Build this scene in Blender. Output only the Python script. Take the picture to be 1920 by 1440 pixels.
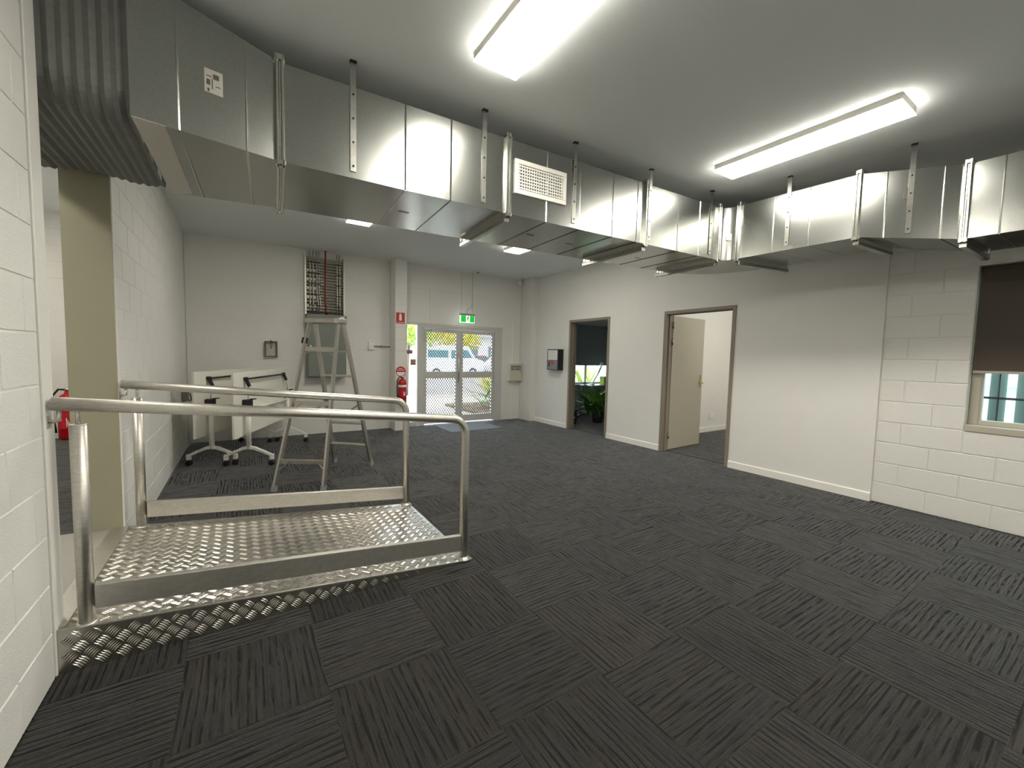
import bpy, math, random
from math import sin, cos, pi, radians, atan2, sqrt
from mathutils import Vector, Matrix, Quaternion
random.seed(11)
scene = bpy.context.scene
for o in list(bpy.data.objects): bpy.data.objects.remove(o)

# ------------------------------------------------------------------ camera
PITCH, ROLL, YAW, CAM_H, FPX = -0.0663, 0.0222, 0.5772, 1.3513, 778.05
cam_d = bpy.data.cameras.new('camera'); cam = bpy.data.objects.new('camera', cam_d)
scene.collection.objects.link(cam)
fw = Vector((sin(YAW)*cos(PITCH), cos(YAW)*cos(PITCH), sin(PITCH)))
rt = Vector((cos(YAW), -sin(YAW), 0)); up = rt.cross(fw)
r2 = rt*cos(ROLL) + up*sin(ROLL); u2 = -rt*sin(ROLL) + up*cos(ROLL)
m = Matrix((r2, u2, -fw)).transposed().to_4x4(); m.translation = (0, 0, CAM_H)
cam.matrix_world = m
cam_d.sensor_fit = 'HORIZONTAL'; cam_d.sensor_width = 36; cam_d.lens = FPX/1920*36
cam_d.clip_start = 0.02; cam_d.clip_end = 200
scene.camera = cam

# ------------------------------------------------------------------ world, sun, exposure
PANEL_L = 31.5          # radiance of the ceiling panels
SKY_L = 3.6
w = bpy.data.worlds.new('sky'); scene.world = w; w.use_nodes = True
bg = w.node_tree.nodes['Background']; bg.inputs[0].default_value = (0.80, 0.91, 1.0, 1); bg.inputs[1].default_value = SKY_L
sun_d = bpy.data.lights.new('sun', 'SUN'); sun_d.energy = 4.2; sun_d.angle = 0.02; sun_d.color = (1, .95, .86)
sun = bpy.data.objects.new('sun', sun_d); scene.collection.objects.link(sun)
sun.rotation_euler = (radians(38), 0, radians(-28)); sun.location = (0, 0, 12)
vs = scene.view_settings
vs.view_transform = 'Standard'; vs.look = 'None'; vs.exposure = 0.55; vs.gamma = 1.0; vs.use_curve_mapping = False
scene.cycles.use_denoising = True
scene.cycles.max_bounces = 9; scene.cycles.diffuse_bounces = 6; scene.cycles.glossy_bounces = 5
scene.cycles.transparent_max_bounces = 12
scene.cycles.sample_clamp_indirect = 6.0
scene.cycles.caustics_reflective = True; scene.cycles.caustics_refractive = False

# ------------------------------------------------------------------ materials
def lin(c):
    return tuple((v/255/12.92 if v/255 <= .04045 else ((v/255+.055)/1.055)**2.4) for v in c)
MATS = {}
def nodes_of(name):
    mt = bpy.data.materials.new(name); mt.use_nodes = True
    nt = mt.node_tree; b = nt.nodes['Principled BSDF']
    MATS[name] = mt
    return mt, nt, b
def N(nt, t, **kw):
    n = nt.nodes.new(t)
    for k, v in kw.items():
        if k in n.inputs: n.inputs[k].default_value = v
        else: setattr(n, k, v)
    return n
def mat(name, rgb, rough=.6, metal=0, spec=.5, noise=0, nscale=40, bump=0, bscale=120, coat=0, emit=None, estr=0):
    mt, nt, b = nodes_of(name)
    c = lin(rgb)
    b.inputs['Base Color'].default_value = (*c, 1); b.inputs['Roughness'].default_value = rough
    b.inputs['Metallic'].default_value = metal; b.inputs['Specular IOR Level'].default_value = spec
    b.inputs['Coat Weight'].default_value = coat
    if emit:
        b.inputs['Emission Color'].default_value = (*lin(emit), 1); b.inputs['Emission Strength'].default_value = estr
    if noise or bump:
        tc = N(nt, 'ShaderNodeTexCoord')
        if noise:
            ns = N(nt, 'ShaderNodeTexNoise', Scale=nscale, Detail=4.0)
            nt.links.new(tc.outputs['Object'], ns.inputs['Vector'])
            mx = N(nt, 'ShaderNodeMix', data_type='RGBA')
            mx.inputs['A'].default_value = (*[x*(1-noise) for x in c], 1); mx.inputs['B'].default_value = (*[min(1, x*(1+noise)) for x in c], 1)
            nt.links.new(ns.outputs['Fac'], mx.inputs['Factor']); nt.links.new(mx.outputs['Result'], b.inputs['Base Color'])
        if bump:
            n2 = N(nt, 'ShaderNodeTexNoise', Scale=bscale, Detail=3.0)
            nt.links.new(tc.outputs['Object'], n2.inputs['Vector'])
            bp = N(nt, 'ShaderNodeBump', Strength=bump, Distance=.01)
            nt.links.new(n2.outputs['Fac'], bp.inputs['Height']); nt.links.new(bp.outputs['Normal'], b.inputs['Normal'])
    return mt
mat('wall_paint', (229, 228, 224), .62, noise=.02, nscale=8, bump=.05, bscale=260)
mat('block_paint', (229, 228, 224), .5, noise=.03, nscale=30, bump=.3, bscale=150)
mat('mortar_paint', (229, 228, 224), .6, bump=.3, bscale=200)
mat('ceiling_paint', (235, 239, 240), .8, noise=.015, nscale=3)
mat('skirting_white', (240, 238, 232), .35)
mat('trim_white', (232, 231, 226), .4)
mat('taupe_steel', (140, 130, 117), .42, noise=.03, nscale=10)
mat('door_paint', (178, 173, 157), .4, noise=.03, nscale=6)
mat('olive_paint', (150, 147, 126), .5, noise=.03, nscale=6)
mat('vinyl_grey', (150, 148, 142), .35, noise=.06, nscale=20)
mat('black_plastic', (22, 22, 23), .45)
mat('black_paint', (14, 14, 15), .3)
mat('white_laminate', (238, 236, 226), .35)
mat('white_powder', (236, 234, 226), .35)
mat('white_plastic', (235, 234, 228), .35)
mat('cabinet_grey', (118, 124, 118), .45, noise=.03, nscale=8)
mat('records_beige', (205, 202, 184), .4)
mat('alu_frame', (205, 204, 200), .4, metal=.1, noise=.03, nscale=14)
mat('blind_fabric', (88, 80, 72), .85, noise=.06, nscale=200, bump=.15, bscale=600)
mat('blind_dark', (140, 147, 147), .85, noise=.06, nscale=200)
mat('window_beige', (186, 180, 166), .45)
mat('black_bar', (16, 22, 26), .5)
mat('red_paint', (176, 18, 22), .3, noise=.06, nscale=12)
mat('red_sign', (190, 30, 44), .45)
mat('sign_white', (238, 236, 232), .5)
mat('label_grey', (196, 192, 184), .55, noise=.12, nscale=90)
mat('label_print', (90, 88, 84), .6)
mat('rubber', (24, 24, 25), .7)
mat('exit_green', (8, 150, 40), .4, emit=(10, 170, 50), estr=.75)
mat('exit_white', (240, 250, 240), .4, emit=(235, 255, 238), estr=.9)
mat('exit_grey', (150, 150, 140), .4)
mat('ink_black', (18, 20, 18), .6)
mat('red_cable', (150, 34, 26), .5)
mat('brown_frame', (104, 92, 80), .5)
mat('brown_plate', (156, 128, 104), .5)
mat('concrete_out', (206, 202, 192), .8, noise=.06, nscale=3, bump=.2, bscale=50)
mat('asphalt', (150, 148, 146), .9, noise=.06, nscale=6)
mat('soil', (120, 100, 82), .95, noise=.2, nscale=12)
mat('leaf_green', (96, 146, 60), .45, noise=.25, nscale=3)
mat('leaf_dark', (46, 78, 36), .4, noise=.3, nscale=4)
mat('leaf_yellow', (206, 200, 70), .5, noise=.25, nscale=2)
mat('leaf_lime', (170, 196, 96), .5, noise=.25, nscale=2)
mat('bark', (110, 92, 74), .9, noise=.2, nscale=12)
mat('pot_dark', (52, 48, 46), .6)
mat('car_white', (236, 238, 240), .2, coat=.6)
mat('car_red', (214, 40, 44), .25, coat=.6)
mat('car_glass', (70, 110, 116), .08)
mat('tyre', (38, 38, 40), .8)
mat('wheel_alloy', (180, 184, 188), .3, metal=.6)
mat('cladding_cyan', (222, 244, 246), .5)
mat('post_green', (74, 92, 88), .5)
mat('post_grey', (140, 146, 150), .5)
mat('building_wall', (226, 226, 222), .7, noise=.03, nscale=2)
mat('roof_grey', (150, 156, 160), .5)
mat('window_far', (90, 110, 124), .1)
mat('paper_green', (150, 180, 60), .6)
mat('brass', (190, 170, 120), .25, metal=.9)
mat('chrome', (200, 198, 192), .2, metal=1.0)
mat('mat_grey', (120, 128, 138), .85, noise=.12, nscale=160)
mat('duct_tape', (120, 116, 108), .3, metal=.7)
mat('desk_white', (205, 214, 218), .4)

def metal(name, rgb, rough, rvar, bump, bsc, spangle, stretch=(1, 1, 1), wob=0, wsc=3):
    mt, nt, b = nodes_of(name)
    c = lin(rgb); tc = N(nt, 'ShaderNodeTexCoord')
    mp = N(nt, 'ShaderNodeMapping'); mp.inputs['Scale'].default_value = stretch
    nt.links.new(tc.outputs['Object'], mp.inputs['Vector'])
    vo = N(nt, 'ShaderNodeTexVoronoi', Scale=spangle); nt.links.new(mp.outputs['Vector'], vo.inputs['Vector'])
    sx = N(nt, 'ShaderNodeSeparateColor'); nt.links.new(vo.outputs['Color'], sx.inputs['Color'])
    mx = N(nt, 'ShaderNodeMix', data_type='RGBA')
    mx.inputs['A'].default_value = (*[x*.93 for x in c], 1); mx.inputs['B'].default_value = (*[min(1, x*1.06) for x in c], 1)
    nt.links.new(sx.outputs['Red'], mx.inputs['Factor']); nt.links.new(mx.outputs['Result'], b.inputs['Base Color'])
    ns = N(nt, 'ShaderNodeTexNoise', Scale=6.0, Detail=5.0); nt.links.new(mp.outputs['Vector'], ns.inputs['Vector'])
    mr = N(nt, 'ShaderNodeMapRange'); mr.inputs['To Min'].default_value = rough-rvar; mr.inputs['To Max'].default_value = rough+rvar
    nt.links.new(ns.outputs['Fac'], mr.inputs['Value']); nt.links.new(mr.outputs['Result'], b.inputs['Roughness'])
    b.inputs['Metallic'].default_value = 1.0
    n2 = N(nt, 'ShaderNodeTexNoise', Scale=bsc, Detail=4.0); nt.links.new(mp.outputs['Vector'], n2.inputs['Vector'])
    bp = N(nt, 'ShaderNodeBump', Strength=bump, Distance=.004); nt.links.new(n2.outputs['Fac'], bp.inputs['Height'])
    if wob:
        n3 = N(nt, 'ShaderNodeTexNoise', Scale=wsc, Detail=1.0); nt.links.new(tc.outputs['Object'], n3.inputs['Vector'])
        b2 = N(nt, 'ShaderNodeBump', Strength=wob, Distance=.05); nt.links.new(n3.outputs['Fac'], b2.inputs['Height'])
        nt.links.new(b2.outputs['Normal'], bp.inputs['Normal'])
    nt.links.new(bp.outputs['Normal'], b.inputs['Normal'])
    return mt
metal('galvanised', (170, 172, 168), .24, .015, .02, 260, 260, wob=.06, wsc=2.5)
metal('galv_bright', (206, 206, 200), .24, .06, .06, 60, 60)
metal('galv_strap', (176, 176, 170), .34, .12, .25, 40, 45)
metal('aluminium_tread', (200, 197, 189), .25, .05, .05, 60, 160)
metal('aluminium_tube', (206, 203, 196), .42, .05, .04, 40, 120, stretch=(.4, 1, 1))
metal('aluminium_ladder', (196, 192, 182), .42, .1, .2, 60, 60)
metal('canvas_grey', (114, 115, 112), .6, .08, .1, 60, 60)
MATS['canvas_grey'].node_tree.nodes['Principled BSDF'].inputs['Metallic'].default_value = .15

def glass(name, tint=(1, 1, 1), refl=.06):
    mt = bpy.data.materials.new(name); mt.use_nodes = True; nt = mt.node_tree; MATS[name] = mt
    nt.nodes.remove(nt.nodes['Principled BSDF'])
    t = N(nt, 'ShaderNodeBsdfTransparent'); t.inputs[0].default_value = (*tint, 1)
    g = N(nt, 'ShaderNodeBsdfGlossy'); g.inputs['Roughness'].default_value = .02
    mx = N(nt, 'ShaderNodeMixShader'); mx.inputs[0].default_value = refl
    nt.links.new(t.outputs[0], mx.inputs[1]); nt.links.new(g.outputs[0], mx.inputs[2])
    nt.links.new(mx.outputs[0], nt.nodes['Material Output'].inputs[0])
mat('mesh_grey', (104, 105, 107), .5, metal=.1)
glass('clear_glass'); glass('tinted_glass', (.82, .95, .96)); glass('panel_glass', (.9, .9, .9), .35)

mt, nt, b = nodes_of('panel_light')
b.inputs['Base Color'].default_value = (.9, .9, .88, 1)
b.inputs['Emission Color'].default_value = (1.0, .945, .83, 1); b.inputs['Emission Strength'].default_value = PANEL_L
mt2 = mt.copy(); mt2.name = 'panel_light_dim'; MATS['panel_light_dim'] = mt2
mt2.node_tree.nodes['Principled BSDF'].inputs['Emission Strength'].default_value = PANEL_L*.68

def carpet():
    mt, nt, b = nodes_of('carpet')
    L = nt.links.new
    tc = N(nt, 'ShaderNodeTexCoord'); oi = N(nt, 'ShaderNodeObjectInfo')
    mulr = N(nt, 'ShaderNodeMath', operation='MULTIPLY'); mulr.inputs[1].default_value = 37.0; L(oi.outputs['Random'], mulr.inputs[0])
    cmb = N(nt, 'ShaderNodeCombineXYZ'); L(mulr.outputs[0], cmb.inputs['X']); L(mulr.outputs[0], cmb.inputs['Z'])
    add = N(nt, 'ShaderNodeVectorMath', operation='ADD'); L(tc.outputs['Object'], add.inputs[0]); L(cmb.outputs[0], add.inputs[1])
    def noise(sx, sy, sc, det=3.0, rgh=.5):
        mp = N(nt, 'ShaderNodeMapping'); mp.inputs['Scale'].default_value = (sx, sy, 1)
        L(add.outputs[0], mp.inputs['Vector'])
        n = N(nt, 'ShaderNodeTexNoise', Scale=sc, Detail=det, Roughness=rgh); L(mp.outputs[0], n.inputs['Vector']); return n
    # dark cut lines that run along local X, broken and uneven
    wav = N(nt, 'ShaderNodeTexWave', wave_type='BANDS', bands_direction='Y', wave_profile='SIN', Scale=11.5, Distortion=7.0, Detail=4.0)
    wav.inputs['Detail Scale'].default_value = 1.0
    mpw = N(nt, 'ShaderNodeMapping'); mpw.inputs['Scale'].default_value = (.12, 1, 1); L(add.outputs[0], mpw.inputs['Vector'])
    L(mpw.outputs[0], wav.inputs['Vector'])
    rl = N(nt, 'ShaderNodeValToRGB'); rl.color_ramp.elements[0].position = .06; rl.color_ramp.elements[1].position = .34
    rl.color_ramp.elements[0].color = (.0, .0, .0, 1); rl.color_ramp.elements[1].color = (1, 1, 1, 1)
    L(wav.outputs['Fac'], rl.inputs[0])
    brk = noise(9, 40, 1.0, 3.0)
    rb = N(nt, 'ShaderNodeValToRGB'); rb.color_ramp.elements[0].position = .46; rb.color_ramp.elements[1].position = .60
    L(brk.outputs['Fac'], rb.inputs[0])
    mxl = N(nt, 'ShaderNodeMath', operation='MAXIMUM')
    rbm = N(nt, 'ShaderNodeMath', operation='MULTIPLY'); rbm.inputs[1].default_value = .75; L(rb.outputs[0], rbm.inputs[0])
    fine = noise(5, 150, 1.0, 4.0, .6)
    rf = N(nt, 'ShaderNodeValToRGB'); rf.color_ramp.elements[0].position = .40; rf.color_ramp.elements[1].position = .56; L(fine.outputs['Fac'], rf.inputs[0])
    rfa = N(nt, 'ShaderNodeMath', operation='MULTIPLY_ADD'); rfa.inputs[1].default_value = .55; rfa.inputs[2].default_value = .45; L(rf.outputs[0], rfa.inputs[0])
    mnl = N(nt, 'ShaderNodeMath', operation='MULTIPLY'); L(rl.outputs[0], mnl.inputs[0]); L(rfa.outputs[0], mnl.inputs[1])
    L(mnl.outputs[0], mxl.inputs[0]); L(rbm.outputs[0], mxl.inputs[1])
    # colour drift between grey, brown and blue grey yarns
    dr = noise(3, 9, 1.0, 3.0)
    rc = N(nt, 'ShaderNodeValToRGB'); e = rc.color_ramp.elements
    e[0].position = .3; e[0].color = (0.0264, 0.0271, 0.0277, 1); e[1].position = .7; e[1].color = (0.0356, 0.0304, 0.0251, 1)
    k = e.new(.5); k.color = (0.0304, 0.0287, 0.0257, 1)
    L(dr.outputs['Fac'], rc.inputs[0])
    dk = N(nt, 'ShaderNodeMix', data_type='RGBA'); dk.inputs['A'].default_value = (.0075, .007, .0065, 1)
    L(mxl.outputs[0], dk.inputs['Factor']); L(rc.outputs[0], dk.inputs['B'])
    pile = noise(1, 1, 260, 3.0, .7)
    pm = N(nt, 'ShaderNodeMapRange'); pm.inputs['From Min'].default_value = .3; pm.inputs['From Max'].default_value = .7
    pm.inputs['To Min'].default_value = .5; pm.inputs['To Max'].default_value = 1.5; L(pile.outputs['Fac'], pm.inputs['Value'])
    tv = N(nt, 'ShaderNodeMapRange'); tv.inputs['To Min'].default_value = .84; tv.inputs['To Max'].default_value = 1.16; L(oi.outputs['Random'], tv.inputs['Value'])
    pmt = N(nt, 'ShaderNodeMath', operation='MULTIPLY'); L(pm.outputs[0], pmt.inputs[0]); L(tv.outputs[0], pmt.inputs[1])
    mul = N(nt, 'ShaderNodeVectorMath', operation='SCALE'); L(dk.outputs['Result'], mul.inputs[0]); L(pmt.outputs[0], mul.inputs['Scale'])
    L(mul.outputs[0], b.inputs['Base Color'])
    b.inputs['Roughness'].default_value = .85; b.inputs['Specular IOR Level'].default_value = .25
    shm = N(nt, 'ShaderNodeMath', operation='MULTIPLY'); L(mxl.outputs[0], shm.inputs[0]); shm.inputs[1].default_value = .85; L(shm.outputs[0], b.inputs['Sheen Weight'])
    b.inputs['Sheen Roughness'].default_value = .27; b.inputs['Sheen Tint'].default_value = (.93, .96, 1, 1)
    hs = N(nt, 'ShaderNodeMath', operation='ADD'); L(mxl.outputs[0], hs.inputs[0]); L(pile.outputs['Fac'], hs.inputs[1])
    bp = N(nt, 'ShaderNodeBump', Strength=.5, Distance=.003); L(hs.outputs[0], bp.inputs['Height']); L(bp.outputs[0], b.inputs['Normal'])
carpet()

# ------------------------------------------------------------------ builders
COL = scene.collection
def tag(o, label=None, cat=None, group=None, kind=None):
    if label: o['label'] = label
    if cat: o['category'] = cat
    if group: o['group'] = group
    if kind: o['kind'] = kind
    return o
def link(name, me, parent=None, loc=(0, 0, 0), rz=0, m=None):
    o = bpy.data.objects.new(name, me); COL.objects.link(o)
    o.parent = parent; o.location = loc; o.rotation_euler = (0, 0, rz)
    return o
def thing(name, label, cat, loc=(0, 0, 0), rz=0, group=None):
    o = bpy.data.objects.new(name, None); COL.objects.link(o); o.empty_display_size = .1
    o.location = loc; o.rotation_euler = (0, 0, rz)
    return tag(o, label, cat, group)

class MB:
    def __init__(s, org=(0, 0, 0)): s.v = []; s.f = []; s.sm = []; s.o = Vector(org)
    def add(s, vs, fs, smooth=False):
        n = len(s.v); s.v += [Vector(p)-s.o for p in vs]
        s.f += [tuple(i+n for i in f) for f in fs]; s.sm += [smooth]*len(fs); return s
    def box(s, x0, x1, y0, y1, z0, z1):
        x0, x1 = sorted((x0, x1)); y0, y1 = sorted((y0, y1)); z0, z1 = sorted((z0, z1))
        return s.add([(x0, y0, z0), (x1, y0, z0), (x1, y1, z0), (x0, y1, z0), (x0, y0, z1), (x1, y0, z1), (x1, y1, z1), (x0, y1, z1)],
                     [(3, 2, 1, 0), (4, 5, 6, 7), (0, 1, 5, 4), (1, 2, 6, 5), (2, 3, 7, 6), (3, 0, 4, 7)])
    def hexa(s, a, b_):   # two 4-rings
        return s.add(list(a)+list(b_), [(3, 2, 1, 0), (4, 5, 6, 7), (0, 1, 5, 4), (1, 2, 6, 5), (2, 3, 7, 6), (3, 0, 4, 7)])
    def beam(s, p, q, w, h, side=None):
        p, q = Vector(p), Vector(q); d = (q-p).normalized()
        sd = Vector(side) if side else (Vector((0, 0, 1)) if abs(d.z) < .9 else Vector((1, 0, 0))).cross(d)
        sd = (sd - d*sd.dot(d)).normalized(); n = d.cross(sd)
        a, b_ = sd*w/2, n*h/2
        return s.hexa([p-a-b_, p+a-b_, p+a+b_, p-a+b_], [q-a-b_, q+a-b_, q+a+b_, q-a+b_])
    def tube(s, pts, r, seg=10, caps=True, radii=None):
        pts = [Vector(p) for p in pts]; n = len(pts); ref = None; rings = []
        for i, p in enumerate(pts):
            d = (pts[min(i+1, n-1)]-pts[max(i-1, 0)]).normalized()
            if ref is None: ref = Vector((0, 0, 1)) if abs(d.z) < .9 else Vector((1, 0, 0))
            a = (ref - d*ref.dot(d)).normalized(); b_ = d.cross(a); ref = a
            rr = radii[i] if radii else r
            rings += [p+a*rr*cos(2*pi*k/seg)+b_*rr*sin(2*pi*k/seg) for k in range(seg)]
        fs = [(i*seg+k, i*seg+(k+1) % seg, (i+1)*seg+(k+1) % seg, (i+1)*seg+k) for i in range(n-1) for k in range(seg)]
        s.add(rings, fs, True)
        if caps:
            b0 = len(s.v)-len(rings)
            s.f += [tuple(b0+k for k in range(seg))[::-1], tuple(b0+(n-1)*seg+k for k in range(seg))]; s.sm += [False, False]
        return s
    def cyl(s, p, q, r, seg=16): return s.tube([p, q], r, seg)
    def lathe(s, c, prof, seg=20, axis='z'):
        c = Vector(c); vs = []
        for r, h in prof:
            for k in range(seg):
                a = 2*pi*k/seg
                if axis == 'z': vs.append(c+Vector((r*cos(a), r*sin(a), h)))
                elif axis == 'y': vs.append(c+Vector((r*cos(a), h, r*sin(a))))
                else: vs.append(c+Vector((h, r*cos(a), r*sin(a))))
        n = len(prof)
        s.add(vs, [(i*seg+k, i*seg+(k+1) % seg, (i+1)*seg+(k+1) % seg, (i+1)*seg+k) for i in range(n-1) for k in range(seg)], True)
        b0 = len(s.v)-len(vs); s.f += [tuple(b0+k for k in range(seg))[::-1], tuple(b0+(n-1)*seg+k for k in range(seg))]; s.sm += [False]*2
        return s
    def prism(s, poly, vec):
        n = len(poly); a = [Vector(p) for p in poly]; v = Vector(vec)
        return s.add(a+[p+v for p in a], [tuple(range(n))[::-1], tuple(range(n, 2*n))]+[(i, (i+1) % n, n+(i+1) % n, n+i) for i in range(n)])
    def mesh(s, name, mt=None):
        me = bpy.data.meshes.new(name); me.from_pydata([tuple(p) for p in s.v], [], s.f); me.update()
        me.polygons.foreach_set('use_smooth', s.sm)
        if mt: me.materials.append(MATS[mt])
        return me
    def build(s, name, mt, parent=None, bevel=0, seg=2, recalc=True):
        me = s.mesh(name, mt)
        if recalc:
            import bmesh
            bm = bmesh.new(); bm.from_mesh(me); bmesh.ops.recalc_face_normals(bm, faces=bm.faces); bm.to_mesh(me); bm.free()
        o = link(name, me, parent)
        if not parent: o.location = s.o
        if bevel:
            md = o.modifiers.new('edge', 'BEVEL'); md.width = bevel; md.segments = seg; md.limit_method = 'ANGLE'; md.angle_limit = radians(40)
        return o
def struct(o, label=None):
    o['kind'] = 'structure'
    if label: o['label'] = label
    return o
def copy_tree(o, parent=None):
    c = o.copy(); COL.objects.link(c); c.parent = parent
    for ch in o.children: copy_tree(ch, c)
    return c
def text(name, body, size, mt, parent, M, ext=.0006, align='CENTER'):
    cu = bpy.data.curves.new(name, 'FONT'); cu.body = body; cu.size = size; cu.extrude = ext; cu.align_x = align; cu.align_y = 'CENTER'
    cu.resolution_u = 2; cu.offset = size*.03
    tmp = bpy.data.objects.new('tmp', cu); COL.objects.link(tmp)
    dg = bpy.context.evaluated_depsgraph_get(); me = bpy.data.meshes.new_from_object(tmp.evaluated_get(dg))
    bpy.data.objects.remove(tmp); bpy.data.curves.remove(cu)
    me.transform(M); me.materials.clear(); me.materials.append(MATS[mt])
    return link(name, me, parent)
def face_minus_y(x, y, z):   # text frame that reads from -Y side
    return Matrix.Translation((x, y, z)) @ Matrix.Rotation(pi/2, 4, 'X')

# ------------------------------------------------------------------ room dimensions
XL, XR, XB, YB, ZC = -.66, 5.19, 5.2155, 7.47, 2.985
YJ = 1.43            # where the plaster wall meets the block wall
YREAR = -3.2

# floor slab and carpet tiles
fl = struct(MB().box(XL-.02, XR+.14, YREAR, YB+.12, -.15, -.007).build('floor', 'carpet'), 'dark striped carpet tile floor')
tile = MB().box(-.2494, .2494, -.2494, .2494, 0, .007).mesh('carpet_tile', 'carpet')
TX, TY = 1.2716, 2.192
tile_cache = {}
for i in range(-4, 8):
    for j in range(-5, 11):
        x0, x1 = max(TX+.5*i, XL+.003), min(TX+.5*(i+1), XR-.002)
        y0, y1 = TY-.5+.5*j, min(TY+.5*j, YB-.002)
        if x1-x0 < .03 or y1-y0 < .03: continue
        along_x = (i+j) % 2 == 0
        W, H = round(x1-x0, 3), round(y1-y0, 3)
        lw, lh = (W, H) if along_x else (H, W)
        key = (lw, lh)
        if key not in tile_cache:
            tile_cache[key] = MB().box(-lw/2+.0001, lw/2-.0001, -lh/2+.0001, lh/2-.0001, 0, .007).mesh('carpet_tile', 'carpet')
        k = random.choice((0, 2)) if True else 0
        link('carpet_tile', tile_cache[key], fl, ((x0+x1)/2, (y0+y1)/2, -.007), (0 if along_x else pi/2)+k*pi/2)

struct(MB().box(-3.6, XB+.2, YREAR-.2, YB+.25, ZC, ZC+.25).box(XB+.2, 9.15, YJ-.02, YB+.25, ZC, ZC+.25).build('ceiling', 'ceiling_paint'), 'flat grey painted ceiling')

# --- block laying
block_cache = {}
def block_mesh(L, H, mt='block_paint', depth=.004):
    key = (round(L, 3), round(H, 3), mt, depth)
    if key not in block_cache:
        a, h = L/2-.0022, H/2-.0022; c = .002+depth*.45
        m_ = MB().hexa([(-a, .004, -h), (a, .004, -h), (a, .004, h), (-a, .004, h)],
                       [(-a+c, -depth, -h+c), (a-c, -depth, -h+c), (a-c, -depth, h-c), (-a+c, -depth, h-c)])
        block_cache[key] = m_.mesh('block', mt)
    return block_cache[key]
def lay_blocks(parent, plane, const, face, u0, u1, joint, z0=0, z1=ZC, holes=(), H=.2, L=.4, flip=0, depth=.004):
    c = 0; z = z0
    while z < z1-.02:
        zt = min(z+H, z1); off = joint + (L/2 if (c+flip) % 2 else 0)
        k = math.floor((u0-off)/L); ivs = []
        while off+k*L < u1:
            a, b_ = max(u0, off+k*L), min(u1, off+(k+1)*L); k += 1
            segs = [(a, b_)]
            for (ha, hb, hz0, hz1) in holes:
                if zt > hz0+.02 and z < hz1-.02:
                    ns = []
                    for (p, q) in segs:
                        if q <= ha or p >= hb: ns.append((p, q)); continue
                        if p < ha: ns.append((p, ha))
                        if q > hb: ns.append((hb, q))
                    segs = ns
            ivs += [s_ for s_ in segs if s_[1]-s_[0] > .03]
        for (a, b_) in ivs:
            me = block_mesh(b_-a, zt-z, depth=depth); u = (a+b_)/2; zz = (z+zt)/2
            if plane == 'x': link('block', me, parent, (const, u, zz), pi/2 if face > 0 else -pi/2)
            else: link('block', me, parent, (u, const, zz), 0 if face < 0 else pi)
        z = zt; c += 1

# --- left wall: near block leaf, doorway, far block leaf
D0, D1 = 2.46, 3.56     # doorway between
wl = struct(MB().box(XL-.22, XL-.004, YREAR, 2.35, 0, ZC).build('wall_left', 'mortar_paint'), 'white painted block wall beside the ramp doorway')
lay_blocks(wl, 'x', XL-.004, 1, .35, 2.345, 2.04-.4*6)
struct(MB().box(XL-.22, XL-.004, YREAR, .35, 0, ZC).box(XL-.2, XL-.001, YREAR, .35, 0, ZC).build('wall_left.001', 'block_paint'), 'white block wall run behind the viewpoint')
struct(MB().box(XL-.225, XL+.004, 2.356, D0, 0, ZC).build('trim_1', 'trim_white', bevel=.004), 'white door jamb strip at the ramp doorway')
MB().box(XL-.06, XL-.008, 2.344, 2.3565, .0, ZC).build('sealant_gap', 'rubber', wl)
wl2 = struct(MB().box(XL-.22, XL-.004, D1+.03, YB+.2, 0, ZC).build('wall_left.002', 'mortar_paint'), 'white painted block wall beyond the ramp doorway')
lay_blocks(wl2, 'x', XL-.004, 1, D1+.035, 5.82, D1+.03, depth=.0022)
lay_blocks(wl2, 'x', XL-.004, 1, 5.832, YB-.005, 5.83, depth=.0018)
struct(MB().box(XL-.225, XL+.004, D1, D1+.03, 0, ZC).build('trim_2', 'trim_white', bevel=.003), 'white edge strip on the far doorway jamb')
struct(MB().box(XL-.224, XL-.004, D1-.004, D1+.001, .19, ZC).build('trim_3', 'olive_paint'), 'olive painted doorway reveal')
# adjoining room behind the doorway (raised floor)
struct(MB().box(-3.4, XL-.012, 1.0, D1+.03, -.1, .19).build('floor.001', 'vinyl_grey'), 'pale grey vinyl floor beyond the ramp')
struct(MB().box(-3.4, XL-.222, D1+.03, YB+.1, -.1, .19).build('floor.002', 'carpet'), 'dark carpet floor of the adjoining room')
w3 = struct(MB().box(-3.4, XL-.22, YB, YB+.15, 0, ZC).build('wall_back.001', 'mortar_paint'), 'white block wall of the adjoining room')
lay_blocks(w3, 'y', YB, -1, -3.0, XL-.225, -3.0, z0=.19)
struct(MB().box(-3.55, -3.4, .85, YB+.15, -.1, ZC).box(-3.4, XL-.22, .85, 1.0, -.1, ZC).build('wall_left.003', 'wall_paint'), 'white side wall of the adjoining room')

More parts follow.
